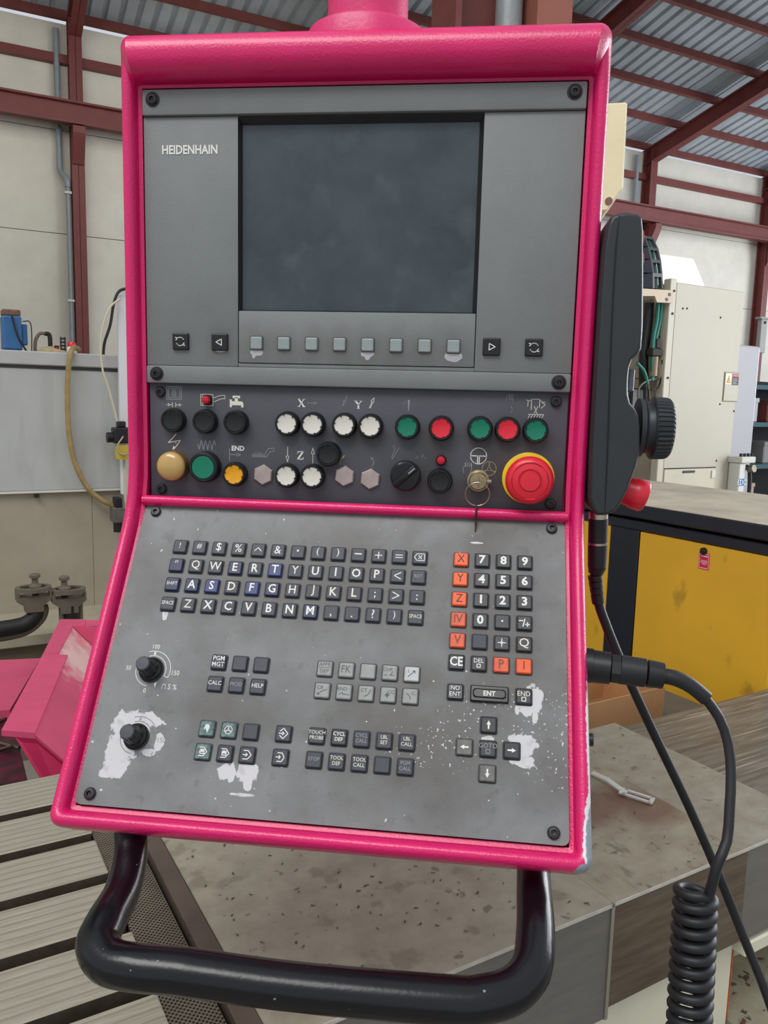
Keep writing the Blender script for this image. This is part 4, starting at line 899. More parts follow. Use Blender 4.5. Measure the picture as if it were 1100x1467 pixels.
# telescopic way cover
def cover_mat(name, c1, c2, st, grain=None):
    m = mat(name, c1, 0.5, metal=0.2, rgb2=c2, vscale=4, stretch=st)
    k = noise_mask(m, 38, 0.66, 0.71, detail=3); mix_over(m, mult(m, k, 0.6), (92, 84, 66))
    k = noise_mask(m, 9, 0.60, 0.75, detail=5); mix_over(m, mult(m, k, 0.35), (112, 98, 76))
    return m
TOPA = cover_mat('cover_top_beige', (172, 167, 148), (156, 151, 132), (6, 6, 6))
TOPB = cover_mat('cover_top_rusty', (166, 160, 140), (148, 140, 120), (4, 6, 4))
mix_over(TOPB, mult(TOPB, wear_mask(TOPB, [(0.12, 0.02, 0.18, 0.055), (0.24, -0.03, 0.06, 0.05), (0.02, 0.06, 0.10, 0.07)], 0.5, 14, 0.35), 0.9), (124, 98, 82))
k = noise_mask(TOPB, 26, 0.58, 0.70, stretch=(2.2, 0.9, 1, 0.3), detail=5); mix_over(TOPB, mult(TOPB, k, 0.55), (96, 88, 70))
kk_ = noise_mask(TOPA, 15, 0.60, 0.66, detail=5); mix_over(TOPA, mult(TOPA, kk_, 0.45), (112, 104, 84))
TOPC = cover_mat('cover_top_stained', (164, 160, 144), (146, 140, 122), (4, 6, 5))
TOPD = mat('cover_top_streaked', (138, 134, 124), 0.42, metal=0.3, rgb2=(104, 96, 84), vscale=5, stretch=(1.2, 22, 3))
k = noise_mask(TOPD, 6, 0.62, 0.66, stretch=(0.8, 34, 2), detail=4); mix_over(TOPD, mult(TOPD, k, 0.6), (188, 184, 170))
FACEA = mat('cover_side_steel', (134, 130, 124), 0.35, metal=0.4, rgb2=(124, 120, 116), vscale=6, stretch=(2, 4, 12))
FACEB = mat('cover_side_brown', (122, 108, 94), 0.4, metal=0.5, rgb2=(98, 82, 68), vscale=6, stretch=(1.5, 4, 16))
FACEC = mat('cover_side_grey', (128, 124, 118), 0.4, metal=0.5, var=0.06, vscale=6, stretch=(2, 4, 12))
CREAM = mat('cream_paint', (226, 220, 196), 0.5, var=0.05, vscale=5)
wc, WI = mthing('way_cover', 'worn steel telescopic cover over the machine bed with chips on top', 'machine cover', 0.4, 0.1, 0.0)
def cover(a0, a1, b0, zt, zb, mt, mf, name='cover_section', b1=0.375):
    bm = nb(); box(bm, (a0, b0, zb), (a1, b1, zt - 0.003), WI); r = obj(name, bm, mf, wc)
    bm = nb(); box(bm, (a0, b0 - 0.001, zt - 0.003), (a1, b1, zt), WI, 0.0008, 1); obj('top_sheet', bm, mt, r)
    bm = nb(); box(bm, (a0, b0 - 0.0025, zt - 0.0045), (a1, b0 - 0.001, zt + 0.0002), WI); obj('highlight_lip', bm, mat('highlight_lip_steel', (196, 192, 180), 0.4, var=0.12, vscale=30), r)  # pale strip: edge highlight painted along the sheet's front lip
    return r
cover(-0.130, 0.3845, -0.094, 0.700, 0.520, TOPA, FACEA)
cover(0.3855, 0.6895, -0.092, 0.6985, 0.533, TOPB, FACEB)
cover(0.6905, 0.880, -0.090, 0.697, 0.531, TOPC, FACEC)
cover(0.881, 1.60, -0.088, 0.6955, 0.531, TOPD, FACEC, b1=0.353)
bm = nb(); box(bm, (0.3795, -0.0965, 0.5195), (0.3855, -0.093, 0.7005), WI); obj('wiper_lip', bm, mat('lip_steel', (176, 172, 160), 0.35, metal=0.7), wc)
bs, BI = mthing('machine_bed', 'cream painted machine bed under the steel cover', 'machine bed', 0.6, 0.2, 0.0)
bm = nb(); box(bm, (-0.10, -0.070, 0), (0.712, 0.37, 0.519), BI, 0.01, 3); obj('bed_side', bm, CREAM, bs)
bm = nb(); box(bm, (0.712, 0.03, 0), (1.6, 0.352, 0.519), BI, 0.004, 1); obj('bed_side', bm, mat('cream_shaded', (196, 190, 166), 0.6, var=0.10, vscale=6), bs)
bm = nb(); box(bm, (0.712, -0.09, 0.492), (1.6, 0.03, 0.518), BI, 0.003, 1); obj('bed_rail', bm, CREAM, bs)
LEDGE = mat('oily_ledge', (148, 144, 124), 0.55, var=0.2, vscale=14); k = noise_mask(LEDGE, 34, 0.63, 0.66, detail=4); mix_over(LEDGE, mult(LEDGE, k, 0.85), (52, 30, 22))
bm = nb(); box(bm, (0.716, -0.55, 0.30), (1.6, 0.029, 0.36), BI); obj('ledge', bm, LEDGE, bs)
bm = nb(); box(bm, (0.7125, -0.067, 0.36), (0.7155, 0.029, 0.49), BI); obj('rusty_edge', bm, mat('orange_rust', (186, 96, 48), 0.7, var=0.3, vscale=60), bs)
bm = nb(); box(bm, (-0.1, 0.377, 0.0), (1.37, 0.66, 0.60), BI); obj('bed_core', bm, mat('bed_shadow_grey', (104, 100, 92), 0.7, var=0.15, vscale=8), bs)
# metal chips lying about
rc = random.Random(11)
def chips(n, fa, zt, s0, s1, m, label):
    bm = nb()
    for _ in range(n):
        a, b = fa(); s = rc.uniform(s0, s1); r = rc.uniform(0, 6.3); w = s * rc.uniform(0.15, 0.4); h = s * rc.uniform(0.05, 0.35)
        prev = None
        for i in range(4):
            t = i / 3 - 0.5; x = t * s; y = (t * t) * s * rc.uniform(0.5, 1.2)
            p = V((a + x * math.cos(r) - y * math.sin(r), b + x * math.sin(r) + y * math.cos(r), zt + 0.0005 + h * (0.25 - t * t)))
            q = p + V((-math.sin(r) * w, math.cos(r) * w, h * 0.2)); cur = (bm.verts.new(MM @ p), bm.verts.new(MM @ q))
            if prev: bm.faces.new((prev[0], cur[0], cur[1], prev[1]))
            prev = cur
    o = obj('metal_chips', bm, m); o['kind'] = 'stuff'; tag(o, label, 'metal chips'); return o
CHIPM = mat('steel_chip', (86, 80, 66), 0.45, metal=0.5, var=0.3, vscale=200)
def fa():
    while True:
        a, b = rc.uniform(-0.12, 0.88), rc.uniform(-0.085, 0.34)
        if a < 0.36 or rc.random() < 0.45: return a, b
chips(300, fa, 0.7005, 0.002, 0.0075, CHIPM, 'small dark metal chips scattered over the steel cover')
chips(26, lambda: (rc.uniform(0.72, 0.92), rc.uniform(-0.3, 0.0)), 0.361, 0.004, 0.02, mat('rusty_chip', (92, 48, 34), 0.6, var=0.3, vscale=100), 'rusty chips on the oily ledge beside the cream bed')
# bright strap tool lying on the cover
p0, p1, p2 = (0.3892, 0.5563, 0.7020), (0.4345, 0.4834, 0.7050), (0.4827, 0.4613, 0.7020)
st = thing('steel_strap', 'bright bent steel strap with a slotted end lying on the cover', 'tool', p1)
bm = nb(); A0, A1, A2 = V(p0) - V(p1), V((0, 0, 0)), V(p2) - V(p1)
nrm = V((0.008, 0.012, 0))
def strip(bm, pts, w, t=0.003):
    rings = [[p - w, p + w, p + w + V((0, 0, t)), p - w + V((0, 0, t))] for p in pts]; loft(bm, rings)
strip(bm, [A0, A0 * 0.5 + V((0, 0, 0.004)), A1], nrm * 0.45); obj('shank', bm, mat('bright_steel', (222, 222, 216), 0.3, metal=0.3), st)
bm = nb(); d_ = A2.normalized(); s_ = V((-d_.y, d_.x, 0)) * 0.0085
for sg in (-1, 1): strip(bm, [A1 + s_ * sg, A2 * 0.92 + s_ * sg], s_ * 0.35)
strip(bm, [A1 - d_ * 0.006, A1 + d_ * 0.006], s_ * 1.35); strip(bm, [A2 * 0.88, A2], s_ * 1.35); obj('slotted_end', bm, MATS['bright_steel'], st)

# pink chip trough and lower pink guard at the far end of the table
tr = thing('chip_trough', 'pink sheet metal chip trough behind the slotted table, worn white inside', 'chip trough', (*(-0.7949, 0.6854, 0.7200)[:2], 0.45))
TW = Matrix.Translation(-tr.location)
PINKT = PINK2.copy(); PINKT.name = 'pink_trough_worn'
def tw(p): return TW @ V(p)
n1, n2, k1, k2 = (-0.7812, 0.5108, 0.7200), (-0.7091, 0.5098, 0.7200), (-0.9574, 0.9756, 0.7200), (-0.8907, 0.9769, 0.7200)
f1, f2, k3 = (-1.0769, 1.2783, 0.7220), (-1.0051, 1.2933, 0.7220), (-0.9160, 0.9775, 0.7220)
j1, j2 = (-1.0046, 1.2171, 0.7220), (-0.9731, 1.2310, 0.7220)
bm = nb(); slab(bm, [tw(p) for p in (n1, n2, k2, k1)], (0, 0, -0.012)); obj('flange', bm, PINK2, tr)
bm = nb(); slab(bm, [tw(p) for p in (k1, k3, j1, j2, f2, f1)], (0, 0, -0.010)); obj('flange', bm, PINK2, tr)
bm = nb(); slab(bm, [tw(p) for p in ((-1.0049, 1.2928, 0.7200), (-0.9453, 1.2974, 0.7200), (-0.9150, 1.2352, 0.7200), (-0.9730, 1.2306, 0.7200))], (0, 0, -0.012)); obj('flange', bm, PINK2, tr)
dn = V((0.20, 0.05, -0.22))
bm = nb(); slab(bm, [tw(V(n2) + V((0, 0, -.004))), tw(V(k2) + V((0, 0, -.004))), tw(V(k2) + dn), tw(V(n2) + dn)], (-0.004, 0, -0.004)); slab(bm, [tw(V(k3) + V((0, 0, -.004))), tw(V(j1) + V((0, 0, -.004))), tw(V(j1) + dn), tw(V(k3) + dn)], (-0.004, 0, -0.004)); inner = obj('inner_slope', bm, PINKT, tr)
q = tw((-0.9126, 1.0551, 0.6600)); chip(PINKT, [(q, (0.11, 0.17, 0.11))], (230, 196, 190), 1.1, 26, 0.5)
bm = nb(); slab(bm, [tw(V(j1) + V((0, 0, -.002))), tw(V((-0.8987, 1.2460, 0.7200))), tw(V((-0.8987, 1.2460, 0.7200)) + V((0, 0, -.22))), tw(V(j1) + dn)], (0, 0.004, 0)); obj('end_wall', bm, PINK2, tr)
e1, e2 = V(n1) + V((0.014, 0.0, -0.012)), V(n2) + V((0, 0, -0.012))
bm = nb(); slab(bm, [tw(e1 + (e2 - e1) * 0.25), tw(e2), tw(V(n2) + dn), tw(V(n2) + V((0.10, -0.02, -0.22)))], (-0.003, 0.004, 0)); obj('end_plate', bm, mat('pink_sheet_dark', (190, 36, 84), 0.5, var=0.08, vscale=8), tr)
bm = nb(); slab(bm, [tw(V(n2) + dn), tw(V(j1) + dn), tw(V(j1) + dn + V((0.2, 0.1, 0))), tw(V(n2) + dn + V((0.2, 0.1, 0)))], (0, 0, -0.006)); obj('trough_floor', bm, PINK2, tr)
lg = thing('pink_guard', 'flat pink metal guard beside the chip trough', 'machine guard', (*(-1.0769, 0.9983, 0.6200)[:2], 0.3)); LG = Matrix.Translation(-lg.location)
bm = nb(); slab(bm, [LG @ V(p) for p in ((-1.3147, 1.1393, 0.6200), (-1.1048, 1.2121, 0.6200), (-0.9685, 0.8359, 0.6200), (-1.0759, 0.7941, 0.6200))], (0, 0, -0.02)); obj('guard_plate', bm, PINK2, lg)
bm = nb(); slab(bm, [LG @ V(p) for p in ((-1.1417, 0.8877, 0.6000), (-1.0103, 0.9021, 0.6000), (-0.7445, 0.5366, 0.6000), (-0.8640, 0.4865, 0.6000))], (0, 0, -0.3)); o_ = obj('chip_bin', bm, None, lg)
BINM = mat('chip_bin_dark', (96, 22, 48), 0.5, rgb2=(40, 22, 26), vscale=26); o_.data.materials.append(BINM)
bm = nb()
for r0_, r1_ in (((-0.9074, 0.6847, 0.6100), (-0.8389, 0.6632, 0.6100)), ((-0.8779, 0.6384, 0.6100), (-0.8589, 0.6634, 0.6100)), ((-0.9668, 0.7779, 0.6100), (-0.9604, 0.8046, 0.6100))): tube(bm, [LG @ V(r0_), LG @ V(r1_)], 0.005, 8, 1)
obj('rod', bm, mat('oily_rod', (120, 104, 92), 0.25, metal=0.8), lg, 40)
o_ = chips(60, lambda: (rc.uniform(-0.50, -0.23), rc.uniform(0.68, 0.84)), 0.603, 0.006, 0.022, mat('oily_chip', (52, 36, 34), 0.4, metal=0.4), 'dark oily chips in the bin between table and pink guard')

# ---- enclosure at the far end (plane b = 2.62)
ENC = mat('enclosure_grey_paint', (180, 183, 178), 0.5, var=0.05, vscale=3); k = noise_mask(ENC, 5, 0.58, 0.74, stretch=(3, 1, 0.6), detail=5); mix_over(ENC, mult(ENC, k, 0.35), (150, 148, 142))
ENB = mat('enclosure_base_beige', (164, 156, 136), 0.6, var=0.10, vscale=3)
ENR = mat('enclosure_rail', (178, 180, 176), 0.45, var=0.06, vscale=6)
en, EI = mthing('machine_enclosure', 'pale grey sheet metal machine enclosure with a top rail behind the pink trough', 'machine enclosure', -0.3, 2.8, 0.0)
bm = nb(); box(bm, (-2.2, 2.62, 1.004), (0.310, 3.4, 1.488), EI, 0.004, 1); obj('side_panel', bm, ENC, en)
bm = nb(); box(bm, (-2.2, 2.605, 1.502), (0.312, 3.4, 1.556), EI, 0.004, 1); obj('top_rail', bm, ENR, en)
bm = nb(); box(bm, (-2.2, 2.63, 1.488), (0.310, 3.39, 1.502), EI); obj('rail_gap', bm, mat('rail_gap', (92, 94, 92), 0.6), en)
bm = nb(); box(bm, (-2.2, 2.615, 0.996), (0.310, 2.64, 1.004), EI); obj('drip_edge', bm, mat('pale_edge', (214, 214, 204), 0.5), en)
bm = nb(); box(bm, (-2.2, 2.64, 0.505), (0.1815, 3.4, 0.996), EI); obj('base_panel', bm, ENB, en)
bm = nb(); box(bm, (0.183, 2.64, 0.505), (0.60, 3.4, 0.996), EI); obj('base_panel', bm, ENB, en)
bm = nb(); box(bm, (-2.2, 2.30, 0.46), (0.6, 3.4, 0.505), EI, 0.004, 1); obj('ledge', bm, mat('ledge_beige', (168, 160, 138), 0.6, var=0.12, vscale=6), en)
bm = nb(); box(bm, (-2.2, 2.34, 0.0), (0.6, 3.4, 0.46), EI); obj('plinth', bm, mat('plinth_brown', (108, 100, 82), 0.7, var=0.15, vscale=5), en)
bm = nb(); box(bm, (0.290, 2.575, 0.98), (0.62, 2.604, 1.80), EI, 0.004, 1); obj('end_post', bm, mat('white_sheet', (222, 222, 224), 0.5, var=0.03, vscale=5), en)
bm = nb(); box(bm, (0.2615, 0.7045)[:1] + (2.615, (0.2590, 0.5891)[1]), (0.2874, 0.7024)[:1] + (2.64, (0.2603, 0.6499)[1]), EI); obj('latch', bm, mat('brown_latch', (110, 92, 80), 0.6), en)
bm = nb(); box(bm, ((-0.0391, 0.9853)[0], 2.61, (-0.0394, 0.9769)[1]), ((-0.0236, 0.9847)[0], 2.64, (-0.0390, 0.9881)[1]), EI); obj('latch', bm, DARKG, en)

ZT = 1.556
def on_rail(name, label, cat, x, b=2.75, group=None):
    a = None
    return name
def rail_thing(name, label, cat, a, b=2.78): return mthing(name, label, cat, a, b, ZT)
BLUEM = mat('blue_motor_paint', (48, 100, 150), 0.45, var=0.12, vscale=20)
mt, I_ = rail_thing('blue_motor', 'blue electric motor standing at the far end of the enclosure rail', 'motor', (-0.0869, 1.6514)[0])
bm = nb(); a0, a1 = (-0.1227, 1.6490)[0], (-0.0506, 1.6538)[0]; z1 = (-0.0852, 1.6984)[1]; box(bm, (a0, 2.74, ZT + 0.006), (a1, 2.83, z1), I_, 0.008, 2); obj('motor_body', bm, BLUEM, mt)
bm = nb(); z2 = (-0.0843, 1.7232)[1]; box(bm, (a0 + 0.002, 2.75, z1), (a1 - 0.002, 2.82, z2), I_, 0.004, 1); obj('terminal_block', bm, mat('rusty_brown', (112, 84, 66), 0.7, var=0.3, vscale=60), mt)
bm = nb(); box(bm, (a1, 2.76, ZT + 0.03), (a1 + 0.022, 2.81, z1 - 0.03), I_, 0.003, 1); obj('junction_box', bm, BLUEM, mt)
bm = nb(); box(bm, (a0 - 0.004, 2.735, ZT), (a1 + 0.03, 2.84, ZT + 0.006), I_); obj('foot', bm, BLACK, mt)
bm = nb(); tube(bm, [I_ @ V((a1 + 0.004, 2.75, z1 - 0.02)), I_ @ V((a1 + 0.03, 2.75, z1 - 0.02)), I_ @ V((a1 + 0.036, 2.75, z1 - 0.06)), I_ @ V((a1 + 0.034, 2.75, ZT + 0.003))], 0.0022, 6); tube(bm, [I_ @ V((a0 + 0.035, 2.73, z1)), I_ @ V((a0 + 0.055, 2.73, ZT + 0.06)), I_ @ V((a1 + 0.012, 2.73, ZT + 0.004))], 0.004, 6); obj('cable', bm, BLACK, mt)
hs, I_ = rail_thing('grey_hose', 'grey bent hose with a dark elbow on the enclosure rail', 'hose', (0.0266, 1.6027)[0])
bm = nb(); tube(bm, [I_ @ V((*(-0.0010, 1.5701)[:1], 2.78, ZT)), I_ @ V(((0.0028, 1.6069)[0], 2.78, (0.0028, 1.6069)[1])), I_ @ V(((0.0197, 1.6361)[0], 2.78, (0.0197, 1.6361)[1])), I_ @ V(((0.0438, 1.6376)[0], 2.78, (0.0438, 1.6376)[1]))], 0.007, 10); obj('hose', bm, mat('hose_grey_brown', (112, 98, 80), 0.6, var=0.1, vscale=40), hs)
bm = nb(); tube(bm, [I_ @ V(((0.0384, 1.6373)[0], 2.78, (0.0384, 1.6373)[1])), I_ @ V(((0.0569, 1.6300)[0], 2.78, (0.0569, 1.6300)[1])), I_ @ V(((0.0584, 1.5903)[0], 2.78, ZT))], 0.009, 10); obj('elbow', bm, DARKG, hs)
b1, I_ = rail_thing('small_bottle', 'small dark bottle with a red cap beside the black cable chain piece', 'bottle', (0.0859, 1.6014)[0], 2.80)
a_ = (0.0859, 1.6014)[0]
bm = nb(); lathe(bm, [(0.010, 0), (0.010, 0.012)], 14, I_ @ Matrix.Translation((a_, 2.80, ZT))); obj('bottle_body', bm, BLACK, b1, 40)
bm = nb(); lathe(bm, [(0.010, 0.012), (0.010, 0.030)], 14, I_ @ Matrix.Translation((a_, 2.80, ZT))); obj('cap', bm, RED, b1, 40)
bm = nb(); lathe(bm, [(0.0104, 0.030), (0.0104, 0.036)], 14, I_ @ Matrix.Translation((a_, 2.80, ZT))); obj('cap_top', bm, BLACK, b1, 40)
b2, I_ = rail_thing('white_bottle', 'white plastic bottle with a red cap next to the tan hose', 'bottle', (0.1367, 1.5929)[0], 2.74)
a_ = (0.1367, 1.5929)[0]
bm = nb(); lathe(bm, [(0.018, 0), (0.020, 0.006), (0.020, 0.026), (0.015, 0.033)], 18, I_ @ Matrix.Translation((a_, 2.74, ZT))); obj('bottle_body', bm, mat('white_plastic', (232, 230, 222), 0.4), b2, 40)
bm = nb(); lathe(bm, [(0.0165, 0.031), (0.0165, 0.048), (0.015, 0.050)], 18, I_ @ Matrix.Translation((a_, 2.74, ZT))); obj('cap', bm, RED, b2, 40)
cc, I_ = rail_thing('cable_chain_piece', 'short upright black cable chain piece between two red capped bottles', 'cable chain', (0.1078, 1.6074)[0])
a_ = (0.1078, 1.6074)[0]
for i in range(5):
    bm = nb(); z = ZT + 0.0145 * i; box(bm, (a_ - 0.010, 2.77, z), (a_ - 0.006, 2.79, z + 0.0135), I_); box(bm, (a_ + 0.006, 2.77, z), (a_ + 0.010, 2.79, z + 0.0135), I_); box(bm, (a_ - 0.006, 2.772, z + 0.004), (a_ + 0.006, 2.788, z + 0.010), I_); obj('chain_link', bm, BLACK, cc)
rg, I_ = rail_thing('tan_rag', 'tan rag lying on the enclosure rail beside the grey hose', 'rag', (0.0551, 1.5780)[0], 2.70)
bm = nb(); a_ = (0.0578, 1.5782)[0]
R0 = []
for i, (rx, rz) in enumerate(((1, 0), (0.97, 0.35), (0.75, 0.75), (0.35, 0.95), (0.02, 1.0))): R0.append([I_ @ V((a_ + 0.060 * rx * math.cos(t) * (1 + 0.08 * math.sin(3 * t)), 2.70 + 0.03 * rx * math.sin(t), ZT + 0.022 * rz * (1 - 0.25 * math.cos(t)))) for t in [2 * PI * j / 20 for j in range(20)]])
loft(bm, R0); obj('rag', bm, mat('tan_cloth', (170, 152, 116), 0.9, var=0.15, vscale=30), rg, 60)
HOSE = mat('tan_hose', (158, 134, 84), 0.5, var=0.16, vscale=30)
hz, I_ = mthing('tan_hose', 'tan rubber hose hanging over the rail and down the enclosure panel', 'hose', (0.0884, 1.4053)[0], 2.55, 1.0)
bm = nb(); hp2 = [(112, 500, 2.72), (105, 503, 2.62), (100, 512, 2.57), (97, 545, 2.58), (97, 590, 2.58), (100, 630, 2.58), (108, 665, 2.58), (125, 698, 2.57), (145, 716, 2.57), (165, 726, 2.57)]
hpts = [((0.1577, 1.5789), 2.72), ((0.1226, 1.5782), 2.62), ((0.1020, 1.5372), 2.58), ((0.0916, 1.4465), 2.58), ((0.0881, 1.3224), 2.58), ((0.0929, 1.2110), 2.58), ((0.1115, 1.1123), 2.58), ((0.1548, 1.0171), 2.58), ((0.2084, 0.9631), 2.58), ((0.2720, 0.9281), 2.58)]
tube(bm, [I_ @ V((p[0], b, p[1])) for p, b in hpts], 0.0105, 12); obj('hose', bm, HOSE, hz, 60)
def hung(name, label, cat, pts, r, m, b=2.56):
    t, I = mthing(name, label, cat, pts[0][0], b, pts[0][1]); bm = nb(); tube(bm, [I @ V((p[0], b, p[1])) for p in pts], r, 8); obj(name.split('_')[-1], bm, m, t, 60); return t
hung('cream_cable', 'thin cream cable looping down from the white end post', 'cable', [(0.2919, 1.7761), (0.2533, 1.7403), (0.2250, 1.6703), (0.2124, 1.5878), (0.2183, 1.4920), (0.2383, 1.4235), (0.2583, 1.3400), (0.2709, 1.2838)], 0.0042, mat('cream_cable', (206, 198, 168), 0.5), 2.54)
hung('black_cable', 'black cable running from the white end post to the rail', 'cable', [(0.3244, 1.8220), (0.2913, 1.8053), (0.2713, 1.7572), (0.2559, 1.6738), (0.2328, 1.6036), (0.2262, 1.5537)], 0.0058, BLACK, 2.56)
# air filter unit and lower valve on the end post
fu, I_ = mthing('air_filter', 'black air filter unit with a yellow bowl beside the console edge', 'air filter', (0.2784, 1.2133)[0], 2.53, (0.2784, 1.2133)[1])
def mb_box(bm, x0, y0, x1, y1, b0, b1, I, bev=0.0): pass
fa_, fz_ = (0.2785, 1.2190)
bm = nb(); box(bm, (fa_ - 0.030, 2.50, fz_ - 0.02), (fa_ + 0.04, 2.56, fz_ + 0.045), I_, 0.006, 2); box(bm, (fa_ - 0.012, 2.505, fz_ + 0.045), (fa_ + 0.02, 2.55, fz_ + 0.07), I_, 0.005, 2); obj('filter_head', bm, BLACK, fu)
bm = nb(); cyl(bm, I_ @ V((fa_ - 0.052, 2.53, fz_ + 0.004)), I_ @ V((fa_ - 0.02, 2.53, fz_ + 0.004)), 0.021, 16); obj('gauge', bm, BLACK, fu, 40)
bm = nb(); lathe(bm, [(0.024, 0), (0.027, 0.012), (0.027, 0.06)], 18, I_ @ Matrix.Translation((fa_ + 0.006, 2.53, fz_ - 0.085))); obj('bowl', bm, mat('yellow_bowl', (198, 176, 66), 0.35), fu, 40)
bm = nb(); tube(bm, [I_ @ V((fa_ + 0.004, 2.49, fz_ + 0.01)), I_ @ V((fa_ - 0.02, 2.49, fz_ - 0.03)), I_ @ V((fa_ - 0.005, 2.495, fz_ - 0.062)), I_ @ V((fa_ + 0.035, 2.50, fz_ - 0.058))], 0.003, 6); obj('hose', bm, mat('pale_hose', (178, 168, 140), 0.5), fu, 60)
lv, I_ = mthing('air_valve', 'dark air valve assembly low on the enclosure below the tan hose end', 'valve', (0.2615, 0.8930)[0], 2.56, (0.2615, 0.8930)[1])
fa_, fz_ = (0.2644, 0.8988)
bm = nb(); box(bm, (fa_ - 0.020, 2.53, fz_ - 0.03), (fa_ + 0.03, 2.60, fz_ + 0.035), I_, 0.005, 1); obj('valve_body', bm, mat('valve_grey', (96, 92, 84), 0.5, var=0.2, vscale=50), lv)
bm = nb(); box(bm, (fa_ - 0.010, 2.53, fz_ + 0.035), (fa_ + 0.02, 2.59, fz_ + 0.075), I_, 0.004, 1); obj('solenoid', bm, BLACK, lv)
bm = nb(); cyl(bm, I_ @ V((fa_ + 0.006, 2.56, fz_ - 0.07)), I_ @ V((fa_ + 0.006, 2.56, fz_ - 0.03)), 0.02, 14); obj('silencer', bm, BLACK, lv, 40)
bm = nb(); cyl(bm, I_ @ V((fa_ + 0.035, 2.55, fz_ + 0.0)), I_ @ V((fa_ + 0.035, 2.55, fz_ + 0.25)), 0.007, 8); obj('pipe', bm, mat('pale_pipe', (196, 190, 172), 0.5), lv, 40)

# ---- two cast clamps behind the trough
IRON = mat('cast_iron_grey', (104, 96, 82), 0.6, var=0.12, vscale=30); IROND = mat('black_sleeve', (26, 24, 22), 0.6, var=0.2, vscale=40)
def clamp(x0, lab, left):
    B = 2.12
    t, I = mthing('pipe_clamp', lab, 'clamp', x0[0], B, 0.505); ax, zx = x0; k = 0.0021
    P = lambda dx, dy, b=B: I @ V((ax + dx * k, b, zx - dy * k))
    def pr_(bm, pts, b0=B - 0.025, b1=B + 0.03): slab(bm, [P(x, y, b0) for x, y in pts], I.to_3x3() @ V((0, b1 - b0, 0)))
    bm = nb(); s = 1
    pr_(bm, [(-27, -8), (-27, 6), (27, 6), (27, -8), (24, -8), (24, 0), (-22, 0), (-22, -8)]); pr_(bm, [(-27, 6), (-14, 16), (-14, 26), (14, 26), (14, 16), (27, 6)]); obj('yoke', bm, IRON, t)
    bm = nb(); lp = [(26 * math.cos(a), 0.013 / k * math.sin(a)) for a in [2 * PI * i / 24 for i in range(24)]]
    ring_o = [(28 * math.cos(a), 22 * math.sin(a)) for a in [2 * PI * i / 28 for i in range(28)]]; ring_i = [(21 * math.cos(a), 13 * math.sin(a)) for a in [2 * PI * i / 28 for i in range(28)]]
    for z0, z1 in ((0, 1),):
        O0 = [bm.verts.new(P(x, -8, B + y * k)) for x, y in ring_o]; O1 = [bm.verts.new(P(x, -15, B + y * k)) for x, y in ring_o]; I0 = [bm.verts.new(P(x, -8, B + y * k)) for x, y in ring_i]; I1 = [bm.verts.new(P(x, -15, B + y * k)) for x, y in ring_i]
        for i in range(28):
            j = (i + 1) % 28
            bm.faces.new((O0[i], O0[j], O1[j], O1[i])); bm.faces.new((I0[j], I0[i], I1[i], I1[j])); bm.faces.new((O1[i], O1[j], I1[j], I1[i])); bm.faces.new((O0[j], O0[i], I0[i], I0[j]))
    obj('slotted_ring', bm, IRON, t)
    bm = nb(); kx = 3 if left else -6; lathe(bm, [(0.022, 0.0), (0.020, 0.006), (0.011, 0.012), (0.010, 0.028), (0.018, 0.032), (0.018, 0.042), (0.015, 0.045)], 18, I @ Matrix.Translation((ax + kx * k, B, zx + 15 * k))); obj('knob', bm, IRON, t, 35)
    bm = nb(); lathe(bm, [(0.011, 0.0), (0.011, 0.035)], 12, I @ Matrix.Translation((ax + kx * k, B, zx - 2 * k))); obj('stud', bm, IROND, t, 35)
    bm = nb()
    if left: tube(bm, [P(4, 14), P(4, 26), P(0, 36), P(-12, 46), P(-32, 50), P(-75, 52)], [0.022, 0.024, 0.026, 0.028, 0.028, 0.028], 14)
    else: tube(bm, [P(4, 14), P(4, 28), P(5, 45), P(5, 62)], 0.026, 14)
    obj('sleeve', bm, IROND, t, 60)
    bm = nb()
    if left: tube(bm, [P(14, 20, B + 0.01), P(15, 30, B + 0.01), P(8, 44, B + 0.01), P(-10, 58, B + 0.01), P(-35, 64, B + 0.01), P(-75, 66, B + 0.01)], 0.018, 10)
    else: tube(bm, [P(18, 16, B + 0.01), P(18, 30, B + 0.01), P(18, 62, B + 0.01)], 0.012, 10); tube(bm, [P(-10, 16, B + 0.01), P(-10, 62, B + 0.01)], 0.012, 10)
    obj('bracket', bm, IRON, t, 60)
clamp((-0.1124, 0.6951), 'grey cast pipe clamp with a bent black sleeve, farther from the console', True)
clamp((0.0016, 0.6782), 'grey cast pipe clamp standing nearer to the console above the pink trough', False)

# ---- yellow and black cabinet, its front on plane a = 1.396
YEL = mat('yellow_panel_paint', (226, 176, 46), 0.45, var=0.05, vscale=5); k = noise_mask(YEL, 13, 0.62, 0.70, stretch=(1, 1, 0.6), detail=5); mix_over(YEL, mult(YEL, k, 0.45), (128, 96, 40))
NAVY = mat('dark_navy_frame', (30, 36, 46), 0.4, var=0.1, vscale=20)
cbt, KI = mthing('yellow_cabinet', 'yellow panelled cabinet with a dark frame and dusty top beside the console', 'cabinet', 1.7, 0.6, 0.0)
bm = nb(); box(bm, (1.385, 0.356, 1.072), (2.05, 1.9, 1.112), KI, 0.004, 1); tp = obj('worktop', bm, NAVY, cbt)
DUST = mat('dusty_top', (196, 186, 164), 0.7, rgb2=(160, 150, 132), vscale=5); bm = nb(); box(bm, (1.389, 0.358, 1.112), (2.05, 1.9, 1.1135), KI); obj('dusty_surface', bm, DUST, tp)
bm = nb(); box(bm, (1.398, 0.356, 1.034), (1.44, 1.9, 1.064), KI, 0.003, 1); obj('frame_rail', bm, NAVY, cbt)
